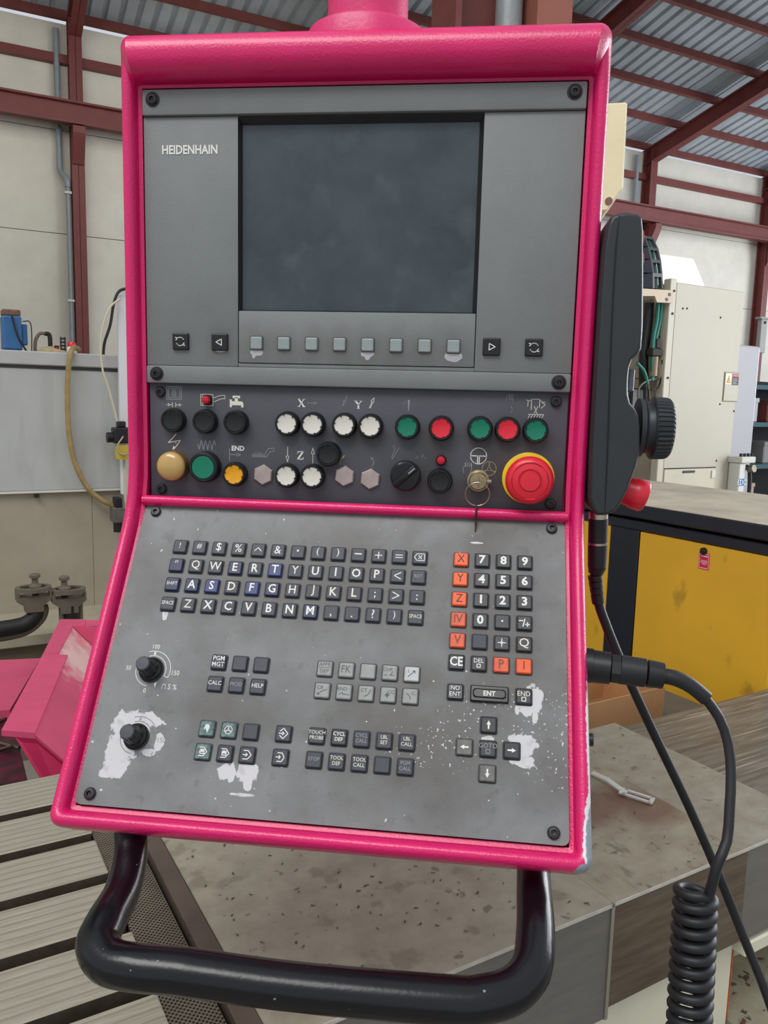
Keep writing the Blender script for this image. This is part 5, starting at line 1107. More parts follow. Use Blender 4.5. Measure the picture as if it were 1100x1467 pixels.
for b0, b1 in ((0.802, 0.915), (1.62, 1.72)):
    bm = nb(); box(bm, (1.398, b0, 0.0), (1.45, b1, 1.034), KI, 0.003, 1); obj('frame_post', bm, NAVY, cbt)
for b0, b1 in ((0.358, 0.800), (0.917, 1.618)):
    bm = nb(); box(bm, (1.402, b0, 0.10), (1.42, b1, 1.032), KI, 0.002, 1); p_ = obj('door_panel', bm, YEL, cbt)
bm = nb(); box(bm, (1.45, 0.362, 0.05), (2.0, 1.85, 1.07), KI); obj('carcass', bm, NAVY, cbt)
kb_, kz_ = (0.5744, 1.0133)
bm = nb(); lathe(bm, [(0.0095, 0), (0.0095, 0.008), (0.007, 0.011), (0, 0.0115)], 16, KI @ axis_mw((1.402, kb_, kz_), (-1, 0, 0))); obj('lock_knob', bm, BLACK, cbt, 40)
sb0, sz0 = (0.5897, 0.9609); sb1, sz1 = (0.5559, 1.0060)
bm = nb(); box(bm, (1.4008, sb1, sz0 + 0.002), (1.402, sb0, sz1 + 0.002), KI); stk = obj('sticker', bm, mat('red_sticker', (206, 40, 76), 0.5), cbt)
bm = nb()
def sq(b0, b1, z0, z1): face(bm, [KI @ V((1.4005, b, z)) for b, z in ((b0, z0), (b1, z0), (b1, z1), (b0, z1))])
w_ = sb0 - sb1; h_ = sz1 - sz0; zb_ = sz0 + 0.002
for (x0, x1, y0, y1) in ((.05, .95, .05, .09), (.05, .95, .91, .95), (.05, .09, .05, .95), (.91, .95, .05, .95), (.16, .80, .76, .84), (.16, .78, .50, .54), (.16, .84, .40, .44), (.24, .66, .30, .34)): sq(sb1 + w_ * x0, sb1 + w_ * x1, zb_ + h_ * y0, zb_ + h_ * y1)
obj('sticker_print', bm, mat('pink_white_print', (244, 206, 208), 0.6), stk)

# ---- open cardboard box on the bed behind the console edge
CARD = mat('cardboard', (188, 142, 96), 0.8, var=0.06, vscale=12); CARDI = mat('cardboard_inside', (158, 116, 76), 0.85, var=0.08, vscale=12)
q0 = (0.6427, 1.0791, 0.7000); cbx = thing('cardboard_box', 'open brown cardboard box between the cover and the yellow cabinet', 'box', (q0[0], q0[1], 0.60), None, PHI)
CBI = Matrix.Identity(4)
for nm, lo, hi, m_ in (('front_wall', (-0.38, 0, 0), (0, 0.004, 0.10), CARD), ('back_wall', (-0.38, 0.20, 0), (0, 0.204, 0.10), CARD), ('end_wall', (-0.004, 0.004, 0), (0, 0.2, 0.10), CARD), ('end_wall', (-0.38, 0.004, 0), (-0.376, 0.2, 0.10), CARD), ('bottom', (-0.376, 0.004, 0), (-0.004, 0.2, 0.004), CARDI)):
    bm = nb(); box(bm, lo, hi); obj(nm, bm, m_, cbx)
bm = nb(); slab(bm, [(-0.36, 0.204, 0.10), (-0.02, 0.204, 0.10), (-0.04, 0.26, 0.15), (-0.34, 0.26, 0.15)], (0, 0.003, 0.002)); obj('flap', bm, CARD, cbx)
bm = nb(); slab(bm, [(-0.37, 0.03, 0.098), (-0.22, 0.06, 0.09), (-0.20, 0.18, 0.10), (-0.37, 0.19, 0.12)], (0, 0, 0.003)); obj('flap', bm, CARDI, cbx)

# ---- cream box on an arm behind the console
cx0 = V((0.4332, 1.3000, 2.0451)); ebx = thing("cream_switch_box", "cream painted box with a sloped underside behind the console edge", "switch box", cx0)

pbx = [V(p) - cx0 for p in ((0.3554, 1.3000, 2.1656), (0.4936, 1.3000, 2.1702), (0.4969, 1.3000, 1.9600), (0.4597, 1.3000, 1.9027), (0.3711, 1.3000, 1.8888))]
YCREAM = mat('yellowed_cream_paint', (244, 232, 190), 0.5, var=0.05, vscale=6)
bm = nb(); slab(bm, pbx, (0, 0.16, 0)); bmesh.ops.bevel(bm, geom=bm.edges[:], offset=0.004, segments=1, affect='EDGES'); obj('box_shell', bm, YCREAM, ebx)
ca_, cb_ = V((0.4791, 1.3000, 1.9341)) - cx0, V((0.4560, 1.3000, 1.9062)) - cx0
bm = nb(); cyl(bm, V((0.4610, 1.2950, 1.9259)) - cx0, V((0.4646, 1.3200, 1.9320)) - cx0, 0.010, 12); obj('gland', bm, CHROME, ebx, 40)
bm = nb(); tube(bm, [V((0.3896, 1.3800, 2.0513)) - cx0, V((cb.x + 0.24, cb.y - 0.1, cx0.z)) - cx0], 0.03, 12, 1); obj('mounting_arm', bm, STEELR, ebx, 40)

# ---- cream machining centre far right, front on plane b = 3.227, side on a = 4.29
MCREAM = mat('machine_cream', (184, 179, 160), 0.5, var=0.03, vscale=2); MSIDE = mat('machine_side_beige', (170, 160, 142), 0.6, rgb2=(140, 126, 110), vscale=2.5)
mc, NI = mthing('machining_centre', 'tall cream machine cabinet with a warning sticker beyond the yellow cabinet', 'machine', 4.7, 3.6, 0.0)
FB = 3.227
bm = nb(); box(bm, (4.36, FB, 0.0), (5.135, 3.95, 2.305), NI, 0.006, 1); obj('cabinet', bm, MCREAM, mc)
bm = nb(); box(bm, (4.29, FB - 0.004, 0.0), (4.358, FB + 0.06, 2.325), NI, 0.005, 1); pst = obj('corner_post', bm, mat('machine_cream_post', (194, 188, 169), 0.5), mc)
for z in (1.18, 1.62, 2.08, 2.24): 
    bm = nb(); cyl(bm, NI @ V((4.33, FB - 0.01, z)), NI @ V((4.33, FB - 0.003, z)), 0.009, 8); obj('bolt', bm, DARKG, pst)
for z0, z1 in ((1.92, 2.20), (1.62, 1.915), (0.0, 1.615)):
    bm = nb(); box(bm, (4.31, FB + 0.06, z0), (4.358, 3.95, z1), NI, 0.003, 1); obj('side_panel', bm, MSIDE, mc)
# access door with warning stickers
wa0, wz0 = (4.9773, 1.4691); wa1, wz1 = (5.1437, 1.6843)
bm = nb(); box(bm, (wa0 - 0.006, FB - 0.004, wz0 - 0.006), (wa1 + 0.006, FB, wz1 + 0.006), NI); obj('door_gap', bm, mat('gap_olive', (128, 124, 104), 0.6), mc)
bm = nb(); box(bm, (wa0, FB - 0.008, wz0), (wa1, FB, wz1), NI); ad_ = obj('access_door', bm, MCREAM, mc)
def mface(name, pts, m, d, par):
    bm = nb()
    for p in pts: face(bm, [NI @ V((wa0 + (wa1 - wa0) * x, FB - d, wz0 + (wz1 - wz0) * y)) for x, y in p])
    return obj(name, bm, m, par)
rq = lambda x0, y0, x1, y1: [(x0, y0), (x1, y0), (x1, y1), (x0, y1)]
mface('sticker', [rq(.03, .60, .44, .97)], mat('sticker_white', (232, 230, 206), 0.5), 0.0086, ad_)
mface('warning_triangle', [[(.08, .64), (.40, .64), (.24, .91)]], mat('warning_dark', (110, 78, 30), 0.5), 0.0090, ad_)
mface('warning_triangle', [[(.125, .665), (.355, .665), (.24, .86)]], mat('warning_yellow', (240, 184, 30), 0.5), 0.0094, ad_)
mface('warning_mark', [[(.25, .80), (.20, .73), (.235, .73), (.215, .675), (.28, .75), (.245, .75), (.275, .80)]], BLACK, 0.0098, ad_)
mface('sticker', [rq(.48, .57, .97, .97)], mat('sticker_black', (40, 42, 44), 0.5), 0.0086, ad_)
mface('sticker_band', [rq(.49, .87, .96, .955)], mat('sticker_red', (212, 60, 76), 0.5), 0.0090, ad_)
mface('sticker_print', [rq(.56, .895, .90, .93), rq(.54, .78, .86, .805), rq(.54, .72, .90, .745), rq(.54, .665, .80, .69), rq(.54, .61, .88, .635)], mat('sticker_grey_print', (150, 150, 146), 0.5), 0.0094, ad_)
la0, lz0 = (4.4527, 0.9469); la1, _z = (4.9533, 0.9365)
bm = nb(); box(bm, (4.37, FB - 0.006, 0.3), (la1, FB, lz0), NI, 0.002, 1); obj('lower_door', bm, mat('lower_door_beige', (196, 190, 168), 0.5, var=0.04, vscale=4), mc)
bm = nb(); box(bm, (4.37, FB - 0.007, lz0), (la1, FB - 0.001, lz0 + 0.008), NI); obj('door_gap', bm, DARKG, mc)
h0_, h1_ = (4.5684, 0.9141), (4.7097, 0.9323)
bm = nb(); box(bm, (h0_[0], FB - 0.011, h0_[1]), (h1_[0], FB - 0.005, h1_[1]), NI, 0.004, 1); obj('handle_slot', bm, BLACK, mc)
for z in (lz0 - 0.05, lz0 - 0.20):
    bm = nb(); box(bm, (la1 - 0.05, FB - 0.014, z - 0.03), (la1 - 0.005, FB - 0.006, z + 0.03), NI, 0.003, 1); obj('hinge', bm, mat('hinge_grey', (206, 204, 196), 0.4), mc)
for (x, y) in ((978, 441.8), (984, 442), (1032, 455), (1031, 579), (1026, 660), (1050, 589)):
    pass
holes = [(4.4427, 2.1253), (4.4880, 2.1289), (4.8719, 2.0921), (4.9474, 1.4416), (4.9617, 1.0022), (5.1233, 1.3906)]
for (a_, z_) in holes:
    bm = nb(); cyl(bm, NI @ V((a_, FB - 0.003, z_)), NI @ V((a_, FB, z_)), 0.008, 8); obj('bolt', bm, DARKG, mc)
# cable chain, bracket, cables, regulator on the side
CHB = mat('cable_chain_black', (78, 80, 80), 0.45, var=0.15, vscale=20); CHD = mat('cable_chain_side', (44, 46, 56), 0.45, var=0.15, vscale=20)
crow = [(((4.3396, 2.6813), (4.4383, 2.6782)), 3.55), (((4.2487, 2.5704), (4.3603, 2.5685)), 3.42), (((4.1866, 2.4623), (4.2963, 2.4645)), 3.33), (((4.1621, 2.3562), (4.2635, 2.3615)), 3.28), (((4.1506, 2.2462), (4.2587, 2.2560)), 3.26)]
crow = [[V((l[0], b, l[1])), V((r[0], b, r[1]))] for (l, r), b in crow]
N3 = NI.to_3x3()
for i in range(4):
    (l0, r0), (l1, r1) = crow[i], crow[i + 1]
    def bi(s, q): return NI @ ((l0 * (1 - s) + r0 * s) * (1 - q) + (l1 * (1 - s) + r1 * s) * q)
    bm = nb()
    for s0, s1, q0, q1 in ((0, .16, 0, 1), (.86, 1, 0, 1), (.16, .86, 0, .24)):
        slab(bm, [bi(s0, q0), bi(s1, q0), bi(s1, q1), bi(s0, q1)], N3 @ V((0, 0.03, 0)))
    lk = obj('chain_link', bm, CHB, mc)
    bm = nb(); slab(bm, [bi(0, .02), bi(0, .98), bi(0, .98) + N3 @ V((-0.16, 0.10, 0)), bi(0, .02) + N3 @ V((-0.14, 0.10, -0.02))], N3 @ V((0, 0.02, 0))); obj('side_plate', bm, CHD, lk)
    bm = nb(); slab(bm, [bi(0.02, -.15) + N3 @ V((-0.01, 0.075, 0)), bi(.97, -.15) + N3 @ V((-0.01, 0.075, 0)), bi(.97, 1.1) + N3 @ V((-0.01, 0.075, 0)), bi(0.02, 1.1) + N3 @ V((-0.01, 0.075, 0))], N3 @ V((0, 0.02, 0))); obj('back_plate', bm, BLACK, lk)
for s_, m_ in ((0.3, CHD), (0.45, BLACK), (0.58, CHD), (0.72, MATS.get('teal_cable') or mat('teal_cable', (22, 118, 104), 0.45))):
    bm = nb(); tube(bm, [NI @ (l * (1 - s_) + r * s_ + V((0, 0.035, 0))) for l, r in crow], 0.011, 8, 3); obj('cable', bm, m_, mc, 60)
ba0, bz0 = (3.9652, 2.2181); ba1, bz1 = (4.3094, 2.1517)
bm = nb(); slab(bm, [NI @ V((a, 3.2, z)) for a, z in ((3.9441, 2.2209), (4.2925, 2.2381), (4.3021, 2.1511), (4.1355, 2.1422), (4.1097, 2.1833), (3.9492, 2.1694))], NI.to_3x3() @ V((0, 0.02, 0))); br_ = obj('chain_bracket', bm, mat('bracket_beige', (196, 176, 148), 0.5), mc)
for q_ in ((4.2592, 2.2060), (4.2339, 2.1698)):
    bm = nb(); cyl(bm, NI @ V((q_[0], 3.195, q_[1])), NI @ V((q_[0], 3.2, q_[1])), 0.012, 10); obj('bolt', bm, BLACK, br_)
TEALC = mat('teal_cable', (22, 118, 104), 0.45)
for pts, r, m_ in (([(4.2280, 2.1541), (4.2267, 2.0253), (4.2031, 1.8993), (4.2064, 1.7243), (4.2266, 1.5989)], 0.013, TEALC), ([(4.2644, 2.1571), (4.2570, 2.0175), (4.2276, 1.8758), (4.2284, 1.7253), (4.2193, 1.5986)], 0.013, TEALC), ([(4.0542, 1.7167), (4.1319, 1.6604), (4.1773, 1.5718)], 0.012, TEALC), ([(4.2149, 2.1567), (4.2112, 1.9771), (4.1950, 1.7753), (4.2127, 1.5988), (4.2281, 1.4458)], 0.035, BLACK), ([(4.0949, 1.4439), (4.0927, 1.5389), (4.1813, 1.5969), (4.3279, 1.6122), (4.4158, 1.5692)], 0.007, mat('olive_cable', (104, 100, 84), 0.5)), ([(4.2188, 1.4466), (4.1839, 1.5719)], 0.005, MATS['olive_cable'])):
    bm = nb(); tube(bm, [NI @ V((a, 3.27 if m_ is not BLACK else 3.34, z)) for a, z in pts], r, 8); obj('cable', bm, m_, mc, 60)
ra_, rz_ = (4.2305, 1.7996)
bm = nb(); box(bm, (ra_ - 0.06, 3.24, rz_ - 0.03), (ra_ + 0.05, 3.30, rz_ + 0.03), NI, 0.01, 1); box(bm, (ra_ - 0.01, 3.25, rz_ + 0.03), (ra_ + 0.03, 3.29, rz_ + 0.10), NI, 0.006, 1); obj('regulator', bm, DARKG, mc)
bm = nb(); cyl(bm, NI @ V((ra_, 3.27, rz_ - 0.17)), NI @ V((ra_, 3.27, rz_ - 0.03)), 0.028, 12); obj('bowl', bm, mat('brass_bowl', (150, 128, 96), 0.4), mc, 40)
bm = nb(); cyl(bm, NI @ V((ra_ + 0.09, 3.23, rz_ - 0.02)), NI @ V((ra_ + 0.09, 3.27, rz_ - 0.02)), 0.028, 12); obj('gauge', bm, MATS['bracket_beige'], mc, 40)
bm = nb(); tube(bm, [NI @ V((ra_ + 0.06, 3.25, rz_ - 0.05)), NI @ V((ra_ + 0.07, 3.25, rz_ - 0.15)), NI @ V((ra_ + 0.03, 3.25, rz_ - 0.26)), NI @ V((ra_ - 0.03, 3.25, rz_ - 0.27))], 0.007, 6); obj('hose', bm, DARKG, mc, 60)
bm = nb(); sa0, sz_ = (4.2009, 1.4199); box(bm, (sa0 - 0.12, 3.32, sz_ - 0.3), (sa0 + 0.05, 3.36, sz_ + 0.12), NI, 0.01, 1); obj('cable_duct', bm, BLACK, mc)
# white hood standing on top, set back
bm = nb(); slab(bm, [NI @ V((a, 3.6, z)) for a, z in ((4.2434, 2.5511), (4.5998, 2.5782), (4.9720, 2.5847), (5.1410, 2.3784), (4.2740, 2.2318))], NI.to_3x3() @ V((0, 0.3, 0))); obj('hood', bm, mat('white_hood', (246, 244, 232), 0.5), mc)

gc, GI = mthing('grey_cabinet', 'pale grey cabinet close beside the tall cream machine', 'cabinet', 5.3, 3.6, 0.0)
bm = nb(); box(bm, (5.19, 3.30, 0.0), (5.50, 3.95, 1.915), GI, 0.02, 2); obj('cabinet_body', bm, mat('pale_grey_paint', (164, 163, 168), 0.45, var=0.03, vscale=2), gc)
bm = nb(); box(bm, (5.145, 3.32, 0.0), (5.188, 3.90, 1.90), GI, 0.004, 1); obj('side_strip', bm, mat('strip_grey', (156, 156, 154), 0.5), gc)
l0_, l1_ = (5.8825, 1.9467), (5.9629, 2.1949)
bm = nb(); box(bm, (l0_[0], 3.58, l0_[1] - 0.05), (l1_[0], 3.62, l1_[1]), GI, 0.004, 1); box(bm, (l0_[0] - 0.03, 3.57, l1_[1] - 0.012), (l1_[0] + 0.02, 3.63, l1_[1] + 0.004), GI, 0.003, 1); lg_ = obj('lifting_post', bm, mat('strip_grey', (156, 156, 154)), gc)
bm = nb(); cyl(bm, GI @ V(((l0_[0] + l1_[0]) / 2, 3.572, l1_[1] - 0.04)), GI @ V(((l0_[0] + l1_[0]) / 2, 3.58, l1_[1] - 0.04)), 0.012, 10); obj('bolt', bm, DARKG, lg_)
lu, LI = mthing('lubrication_unit', 'white lubrication unit with a blue label in front of the grey cabinet', 'lubricator', (5.1354, 0.8951)[0], 3.15, 0.0)
l0a, l0z = (5.1075, 0.7186); l1a, l1z = (5.1833, 0.9881)
bm = nb(); box(bm, (l0a, 3.12, 0.0), (l1a, 3.22, l1z), LI, 0.006, 1); obj('reservoir', bm, mat('white_tank', (206, 208, 200), 0.5), lu)
bm = nb(); box(bm, (l0a - 0.01, 3.10, l1z), (l1a + 0.09, 3.23, l1z + 0.05), LI, 0.006, 1); obj('lid', bm, mat('lid_grey', (196, 198, 188), 0.5), lu)
for i in range(4):
    bm = nb(); cyl(bm, LI @ V((l0a + 0.03 + 0.045 * i, 3.14, l1z + 0.05)), LI @ V((l0a + 0.03 + 0.045 * i, 3.14, l1z + 0.075)), 0.012, 8); obj('nipple', bm, DARKG, lu)
_a, lz2 = (5.0978, 0.8658); _a, lz3 = (5.1053, 0.8106)
bm = nb(); box(bm, (l0a + 0.002, 3.117, lz3), (l1a - 0.002, 3.12, lz2), LI); lb_ = obj('label_plate', bm, mat('blue_label', (44, 110, 170), 0.5), lu)
t_ = text('label_text', 'EDC', 0.040, WHITEP, lb_, (0, 0, 0), 0.0, 0.9); t_.matrix_local = LI @ Matrix.Translation(((l0a + l1a) / 2, 3.1165, (lz2 + lz3) / 2)) @ Matrix.Rotation(PI / 2, 4, 'X')
bm = nb(); tube(bm, [LI @ V((l1a + 0.01, 3.15, l1z - 0.06)), LI @ V((l1a + 0.05, 3.15, l1z - 0.03)), LI @ V((l1a + 0.09, 3.15, l1z - 0.06)), LI @ V((l1a + 0.11, 3.15, l1z - 0.2)), LI @ V((l1a + 0.10, 3.15, l1z - 0.33))], 0.016, 8); obj('hose', bm, BLACK, lu, 60)
bm = nb(); lathe(bm, [(0.03, 0), (0.03, 0.05)], 12, LI @ axis_mw((l1a + 0.05, 3.13, l1z - 0.05), (0, -1, 0.2))); obj('valve', bm, mat('dull_brass', (120, 108, 92), 0.4, metal=0.6), lu, 40)
rk, RI = mthing('storage_rack', 'dark shelf rack with boxes past the grey cabinet', 'rack', 6.6, 4.2, 0.0)
for z in (0.45, 0.85, 1.25, 1.60):
    bm = nb(); box(bm, (6.1, 3.9, z), (7.6, 4.5, z + 0.04), RI); obj('shelf', bm, mat('teal_shelf', (64, 96, 104), 0.5), rk)
for a in (6.1, 7.56):
    for b in (3.9, 4.46):
        bm = nb(); box(bm, (a, b, 0), (a + 0.04, b + 0.04, 1.7), RI); obj('post', bm, NAVY, rk)
bm = nb(); box(bm, (6.14, 4.40, 0.05), (7.56, 4.44, 1.7), RI); obj('back_panel', bm, mat('rack_dark', (46, 46, 50), 0.6), rk)
bxs = [(6.2, 1.29, 0.35, 0.22, (196, 196, 200)), (6.2, 0.89, 0.30, 0.24, (60, 60, 64)), (6.2, 0.49, 0.4, 0.2, (190, 170, 150)), (6.7, 1.29, 0.3, 0.2, (120, 60, 50)), (6.7, 0.89, 0.4, 0.2, (150, 150, 148))]
for i, (a, z, w, h, c) in enumerate(bxs):
    t, I = mthing('storage_box', ['pale plastic box on the upper shelf of the dark rack', 'black box on the middle shelf of the dark rack', 'tan box on the lower shelf of the dark rack', 'rust coloured box on the upper shelf of the rack', 'grey box on the middle shelf of the rack'][i], 'box', a + w / 2, 4.1, z)
    bm = nb(); box(bm, (a, 4.0, z), (a + w, 4.3, z + h), I, 0.01, 1); obj('box_body', bm, mat('box_%d%d%d' % c, c, 0.6), t); bm = nb(); box(bm, (a - 0.005, 3.995, z + h * 0.85), (a + w + 0.005, 4.305, z + h + 0.01), I, 0.005, 1); obj('lid', bm, mat('box_%d%d%d' % c, c, 0.6), t)

# ================================================================== HANDHELD CONTROLLER hanging at the console's side
PEND = mat('pendant_plastic', (44, 49, 52), 0.48, var=0.06, vscale=30, bump=0.08, bscale=600)
YN = -0.020
prof_ = [(0.2707, -0.0200, 1.5825), (0.2744, -0.0200, 1.5917), (0.2814, -0.0200, 1.5952), (0.2906, -0.0200, 1.5966), (0.3028, -0.0200, 1.5944), (0.3066, -0.0200, 1.5902), (0.3085, -0.0200, 1.5790), (0.3122, -0.0200, 1.5292), (0.3150, -0.0200, 1.4786), (0.3150, -0.0200, 1.4567), (0.3118, -0.0200, 1.4500), (0.3063, -0.0200, 1.4448), (0.3039, -0.0200, 1.4373), (0.3034, -0.0200, 1.4232), (0.3043, -0.0200, 1.4084), (0.3071, -0.0200, 1.3995), (0.3127, -0.0200, 1.3936), (0.3168, -0.0200, 1.3862), (0.3192, -0.0200, 1.3735), (0.3209, -0.0200, 1.3486), (0.3183, -0.0200, 1.3310), (0.3111, -0.0200, 1.3062), (0.3033, -0.0200, 1.2874), (0.2978, -0.0200, 1.2801), (0.2898, -0.0200, 1.2759), (0.2792, -0.0200, 1.2755), (0.2727, -0.0200, 1.2830), (0.2697, -0.0200, 1.2953), (0.2684, -0.0200, 1.3431), (0.2680, -0.0200, 1.4113), (0.2678, -0.0200, 1.4999), (0.2686, -0.0200, 1.5576)]
P2 = [(p[0], p[2]) for p in prof_]
cxm = sum(p[0] for p in P2) / len(P2); czm = sum(p[1] for p in P2) / len(P2)
hc = thing('handheld_controller', 'dark handheld controller with a ribbed handwheel hung beside the console', 'handheld controller', (cxm, 0.02, min(p[1] for p in P2)))
HI = Matrix.Translation(-hc.location)
def inset(d):
    out = []; n = len(P2)
    for i in range(n):
        x0, z0 = P2[i - 1]; x1, z1 = P2[i]; x2, z2 = P2[(i + 1) % n]
        t = V((x2 - x0, z2 - z0)); t.normalize(); nx, nz = t.y, -t.x     # clockwise outline: inward is right-hand side
        if (cxm - x1) * nx + (czm - z1) * nz < 0 and d > 0 and False: nx, nz = -nx, -nz
        out.append((x1 + nx * d, z1 + nz * d))
    return out
area2 = sum(P2[i - 1][0] * P2[i][1] - P2[i][0] * P2[i - 1][1] for i in range(len(P2)))
sg_ = 1 if area2 < 0 else -1
rings = [[HI @ V((x, y, z)) for x, z in inset(sg_ * d)] for y, d in ((-0.028, 0.0042), (-0.0268, 0.0022), (-0.0245, 0.0008), (-0.020, 0.0), (0.062, 0.0), (0.069, 0.0015), (0.072, 0.0042))]
bm = nb(); loft(bm, rings); obj('shell', bm, PEND, hc, 24)
bm = nb(); tube(bm, [HI @ V((p[0], p[1], p[2])) for p in ((0.2824, -0.0275, 1.5921), (0.2810, -0.0287, 1.5560), (0.2815, -0.0287, 1.4918), (0.2836, -0.0287, 1.4115), (0.2856, -0.0287, 1.3442), (0.2869, -0.0275, 1.2799))], 0.0007, 6, 4); obj('seam', bm, mat('seam_black', (12, 12, 13), 0.6), hc)
bm = nb(); g0 = V((0.3090, 0.0200, 1.4362)); g1 = V((0.3114, 0.0200, 1.4114)); box(bm, HI @ V((g0.x - 0.004, -0.012, g1.z)), HI @ V((g0.x + 0.003, 0.05, g0.z)), None, 0.002, 2); obj('enabling_switch', bm, mat('switch_grey', (96, 102, 110), 0.4), hc)
wc_ = V((0.3269, 0.0150, 1.3720)); WM = HI @ axis_mw(wc_ - V((0.004, 0, 0)), (1, 0, 0.0))
KNOB = mat('wheel_plastic', (42, 46, 50), 0.42, var=0.06, vscale=40)
bm = nb(); lathe(bm, [(0.0330, 0), (0.0325, 0.005), (0.0285, 0.008), (0.0285, 0.012), (0.0315, 0.016)], 40, WM); hw = obj('wheel_hub', bm, KNOB, hc, 40)
bm = nb(); rings = []
nn_ = 40
for z, r, rb in ((0.0150, 0.0335, 0), (0.0165, 0.0350, 0.0), (0.0180, 0.0350, 0.0016), (0.0300, 0.0345, 0.0016), (0.0335, 0.0333, 0.0010), (0.0355, 0.0310, 0.0)):
    rings.append([WM @ V(((r - rb * (j % 4 in (2, 3))) * math.cos(2 * PI * (j + 0.0) / (nn_ * 4)), (r - rb * (j % 4 in (2, 3))) * math.sin(2 * PI * j / (nn_ * 4)), z)) for j in range(nn_ * 4)])
loft(bm, rings); obj('ribbed_wheel', bm, KNOB, hc)
sp_ = V((0.3180, 0.0120, 1.3007)); SM = HI @ axis_mw(sp_ - V((0.012, 0, -0.003)), (0.957, 0, -0.29))
bm = nb(); lathe(bm, [(0.0155, 0), (0.0165, 0.016), (0.0178, 0.018), (0.0180, 0.030), (0.0160, 0.0325), (0, 0.033)], 32, SM); obj('stop_button', bm, RED, hc, 40)
for q_ in ((0.3153, 0.0120, 1.5776), (0.3169, 0.0120, 1.5540)):
    bm = nb(); lathe(bm, [(0.0088, -0.004), (0.0088, -0.0008), (0.0075, 0.0006), (0.004, 0.0014), (0, 0.0016)], 20, HI @ axis_mw(V(q_) - V((0.001, 0, 0)), (1, 0, 0))); obj('push_button', bm, mat('red_button_matt', (220, 40, 52), 0.7, spec=0.2), hc, 40)
bm = nb(); hb_ = V((0.2722, 0.0300, 1.4593)); box(bm, HI @ V((0.262, -0.0, hb_.z - 0.02)), HI @ V((0.300, 0.05, hb_.z + 0.02)), None, 0.002, 1); obj('hanging_bracket', bm, NAVY, hc)
# its plug and cable
pc_ = V((0.2852, 0.0100, 1.2732)); pl_ = thing('controller_cable', 'straight black cable running down from the handheld controller plug', 'cable', pc_)
PI_ = Matrix.Translation(-pc_)
zs = lambda y: 0
def pz(y): return V(y)
def seg(name, y0, y1, r0, r1, m, n=20):
    bm = nb(); cyl(bm, PI_ @ V(y0), PI_ @ V(y1), r0, n, r1); return obj(name, bm, m, pl_, 40)
seg('collar', (0.2859, 0.0100, 1.2756), (0.2864, 0.0100, 1.2676), 0.0108, 0.0108, CHROME)
seg('plug_body', (0.2864, 0.0100, 1.2676), (0.2873, 0.0100, 1.2400), 0.0112, 0.0110, BLACK)
seg('plug_ring', (0.2873, 0.0100, 1.2400), (0.2874, 0.0100, 1.2376), 0.0116, 0.0116, CHROME)
seg('plug_sleeve', (0.2874, 0.0100, 1.2376), (0.2882, 0.0100, 1.2114), 0.0112, 0.0105, BLACK)
seg('plug_taper', (0.2882, 0.0100, 1.2114), (0.2871, 0.0100, 1.2031), 0.0105, 0.0082, BLACK)
for i, (y0, y1) in enumerate((((0.2865, 0.0100, 1.2014), (0.2876, 0.0100, 1.1957)), ((0.2877, 0.0100, 1.1941), (0.2888, 0.0100, 1.1884)), ((0.2889, 0.0100, 1.1867), (0.2901, 0.0100, 1.1810)), ((0.2902, 0.0100, 1.1793), (0.2924, 0.0100, 1.1686)))):
    seg('strain_relief', y0, y1, 0.0083 - i * 0.0003, 0.0080 - i * 0.0003, BLACK)
bm = nb(); tube(bm, [PI_ @ V(p) for p in ((0.2863, 0.0100, 1.2047), (0.2923, 0.0100, 1.1703), (0.3030, 0.0120, 1.1428), (0.3205, 0.0160, 1.1046), (0.3397, 0.0200, 1.0660), (0.3737, 0.0300, 1.0007), (0.4163, 0.0300, 0.9204), (0.4601, 0.0300, 0.8307), (0.4924, 0.0200, 0.7578), (0.5164, 0.0000, 0.7019), (0.5362, -0.0300, 0.6431))], 0.0056, 12); obj('cord', bm, BLACK, pl_, 60)

# ---- coiled cable with its plug
cp0 = V((0.2675, -0.0850, 1.1249)); ck = thing('coiled_cable', 'coiled black cable with a large plug at the console side', 'cable', cp0)
KI_ = Matrix.Translation(-cp0)
RUBBER = mat('black_rubber', (28, 29, 32), 0.5, var=0.1, vscale=30)
def cseg(name, p, q, r0, r1, m=BLACK, n=24):
    bm = nb(); cyl(bm, KI_ @ V(p), KI_ @ V(q), r0, n, r1); return obj(name, bm, m, ck, 40)
cseg('socket', (0.2654, -0.0843, 1.1245), (0.2747, -0.0854, 1.1240), 0.0180, 0.0180)
cseg('coupling_nut', (0.2734, -0.0845, 1.1236), (0.2931, -0.0874, 1.1232), 0.0172, 0.0166)
cseg('coupling_flat', (0.2938, -0.0874, 1.1232), (0.3029, -0.0884, 1.1230), 0.0155, 0.0155, RUBBER, 8)
cseg('plug_body', (0.3029, -0.0884, 1.1230), (0.3280, -0.0908, 1.1217), 0.0152, 0.0148, RUBBER)
cseg('cable_gland', (0.3302, -0.0906, 1.1214), (0.3461, -0.0920, 1.1203), 0.0144, 0.0134, BLACK, 10)
bm = nb(); tube(bm, [KI_ @ V(p) for p in ((0.3447, -0.0921, 1.1203), (0.3586, -0.0928, 1.1185), (0.3741, -0.0941, 1.1117), (0.3898, -0.0960, 1.1000))], [0.0080, 0.0082, 0.0080, 0.0078], 14); obj('strain_relief', bm, RUBBER, ck, 60)
top = V((0.3828, -0.1368, 0.9156)); bot = V((0.3810, -0.1593, 0.7562)); ax_ = (bot - top).normalized(); ux = V((1, 0, 0)); ux = (ux - ax_ * ux.dot(ax_)).normalized(); uy = ax_.cross(ux)
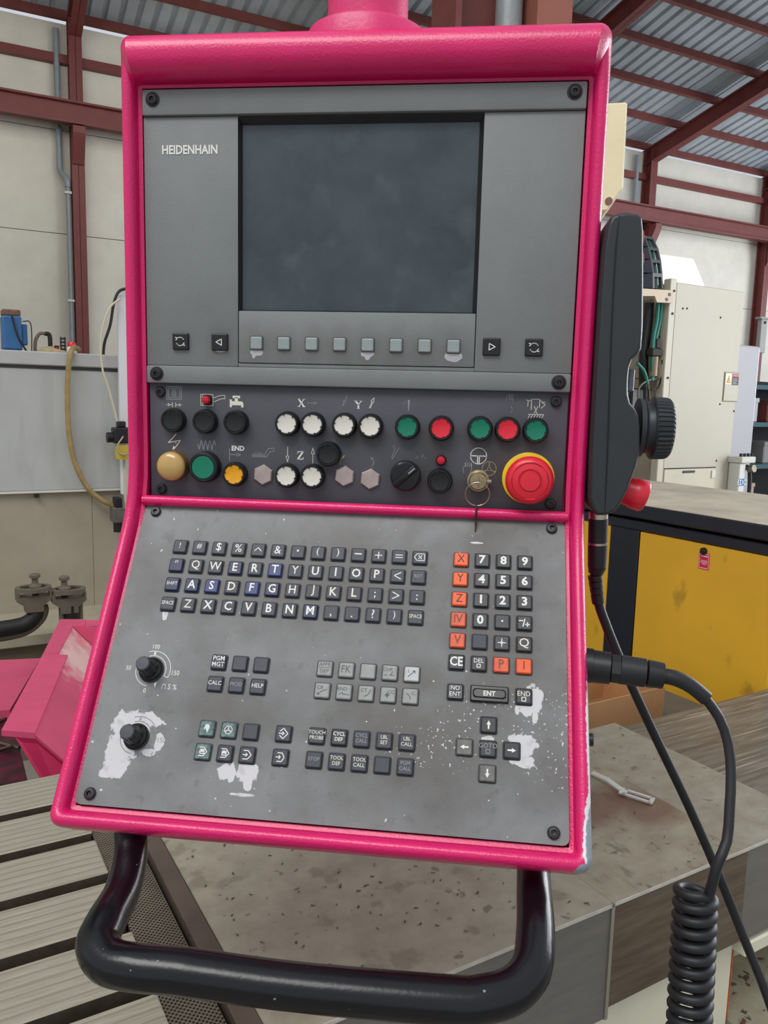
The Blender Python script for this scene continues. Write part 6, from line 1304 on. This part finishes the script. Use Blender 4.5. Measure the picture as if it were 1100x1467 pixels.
lead = [(0.3883, -0.0960, 1.1007), (0.4027, -0.0990, 1.0819), (0.4117, -0.1055, 1.0576), (0.4132, -0.1174, 1.0296), (0.4098, -0.1321, 0.9996), (0.4057, -0.1445, 0.9728), (0.3945, -0.1566, 0.9533)]
cpts = [V(p) for p in lead]
turns, npt = 15, 20; pitch = (18.2 * .80 / 1135)
if uy.y > 0: uy = -uy
for i in range(turns * npt):
    a = math.radians(62) + 2 * PI * i / npt * 1.0
    cpts.append(top + ax_ * (pitch * i / npt) + ux * 0.0174 * math.cos(a) * 1 + uy * 0.0174 * -math.sin(a) * -1)
bm = nb(); tube(bm, [KI_ @ p for p in cpts], 0.0051, 10, 2); obj('coiled_cord', bm, RUBBER, ck, 70)

# ---- key in the key switch with a ring and a second key hanging from it
kp = UP @ V((0.1480, -0.1132, HM + 0.0114)); kt = thing('key_bunch', 'small key in the brassy key switch with a split ring and a hanging key', 'keys', kp)
KM = Matrix.Translation(-kp) @ UP
bm = nb(); box(bm, (0.1470, -0.1192, HM + 0.0110), (0.1490, -0.1078, HM + 0.0205), KM, 0.0006, 1); obj('key_bow', bm, CHROME, kt)
bm = nb(); rc_ = V((0.1478, -0.1272, HM + 0.0175)); tube(bm, [KM @ (rc_ + V((0.0137 * math.cos(a), 0.0137 * math.sin(a), 0.004 * math.sin(a)))) for a in [2 * PI * i / 36 for i in range(37)]], 0.0007, 8, 1, cap=False); obj('split_ring', bm, CHROME, kt, 60)
WORNK = mat('dark_worn_key', (96, 78, 70), 0.4, metal=0.6, rgb2=(48, 38, 36), vscale=160)
bm = nb(); box(bm, (0.1462, -0.1560, HM + 0.0130), (0.1484, -0.1395, HM + 0.0205), KM, 0.0006, 1); obj('key_bow', bm, WORNK, kt)
bm = nb(); box(bm, (0.1464, -0.1880, HM + 0.0150), (0.1481, -0.1560, HM + 0.0200), KM, 0.0003, 1)
for i in range(6): box(bm, (0.1462, -0.1865 + i * 0.0045, HM + 0.0135), (0.1483, -0.1842 + i * 0.0045, HM + 0.0156), KM)
obj('key_blade', bm, WORNK, kt)
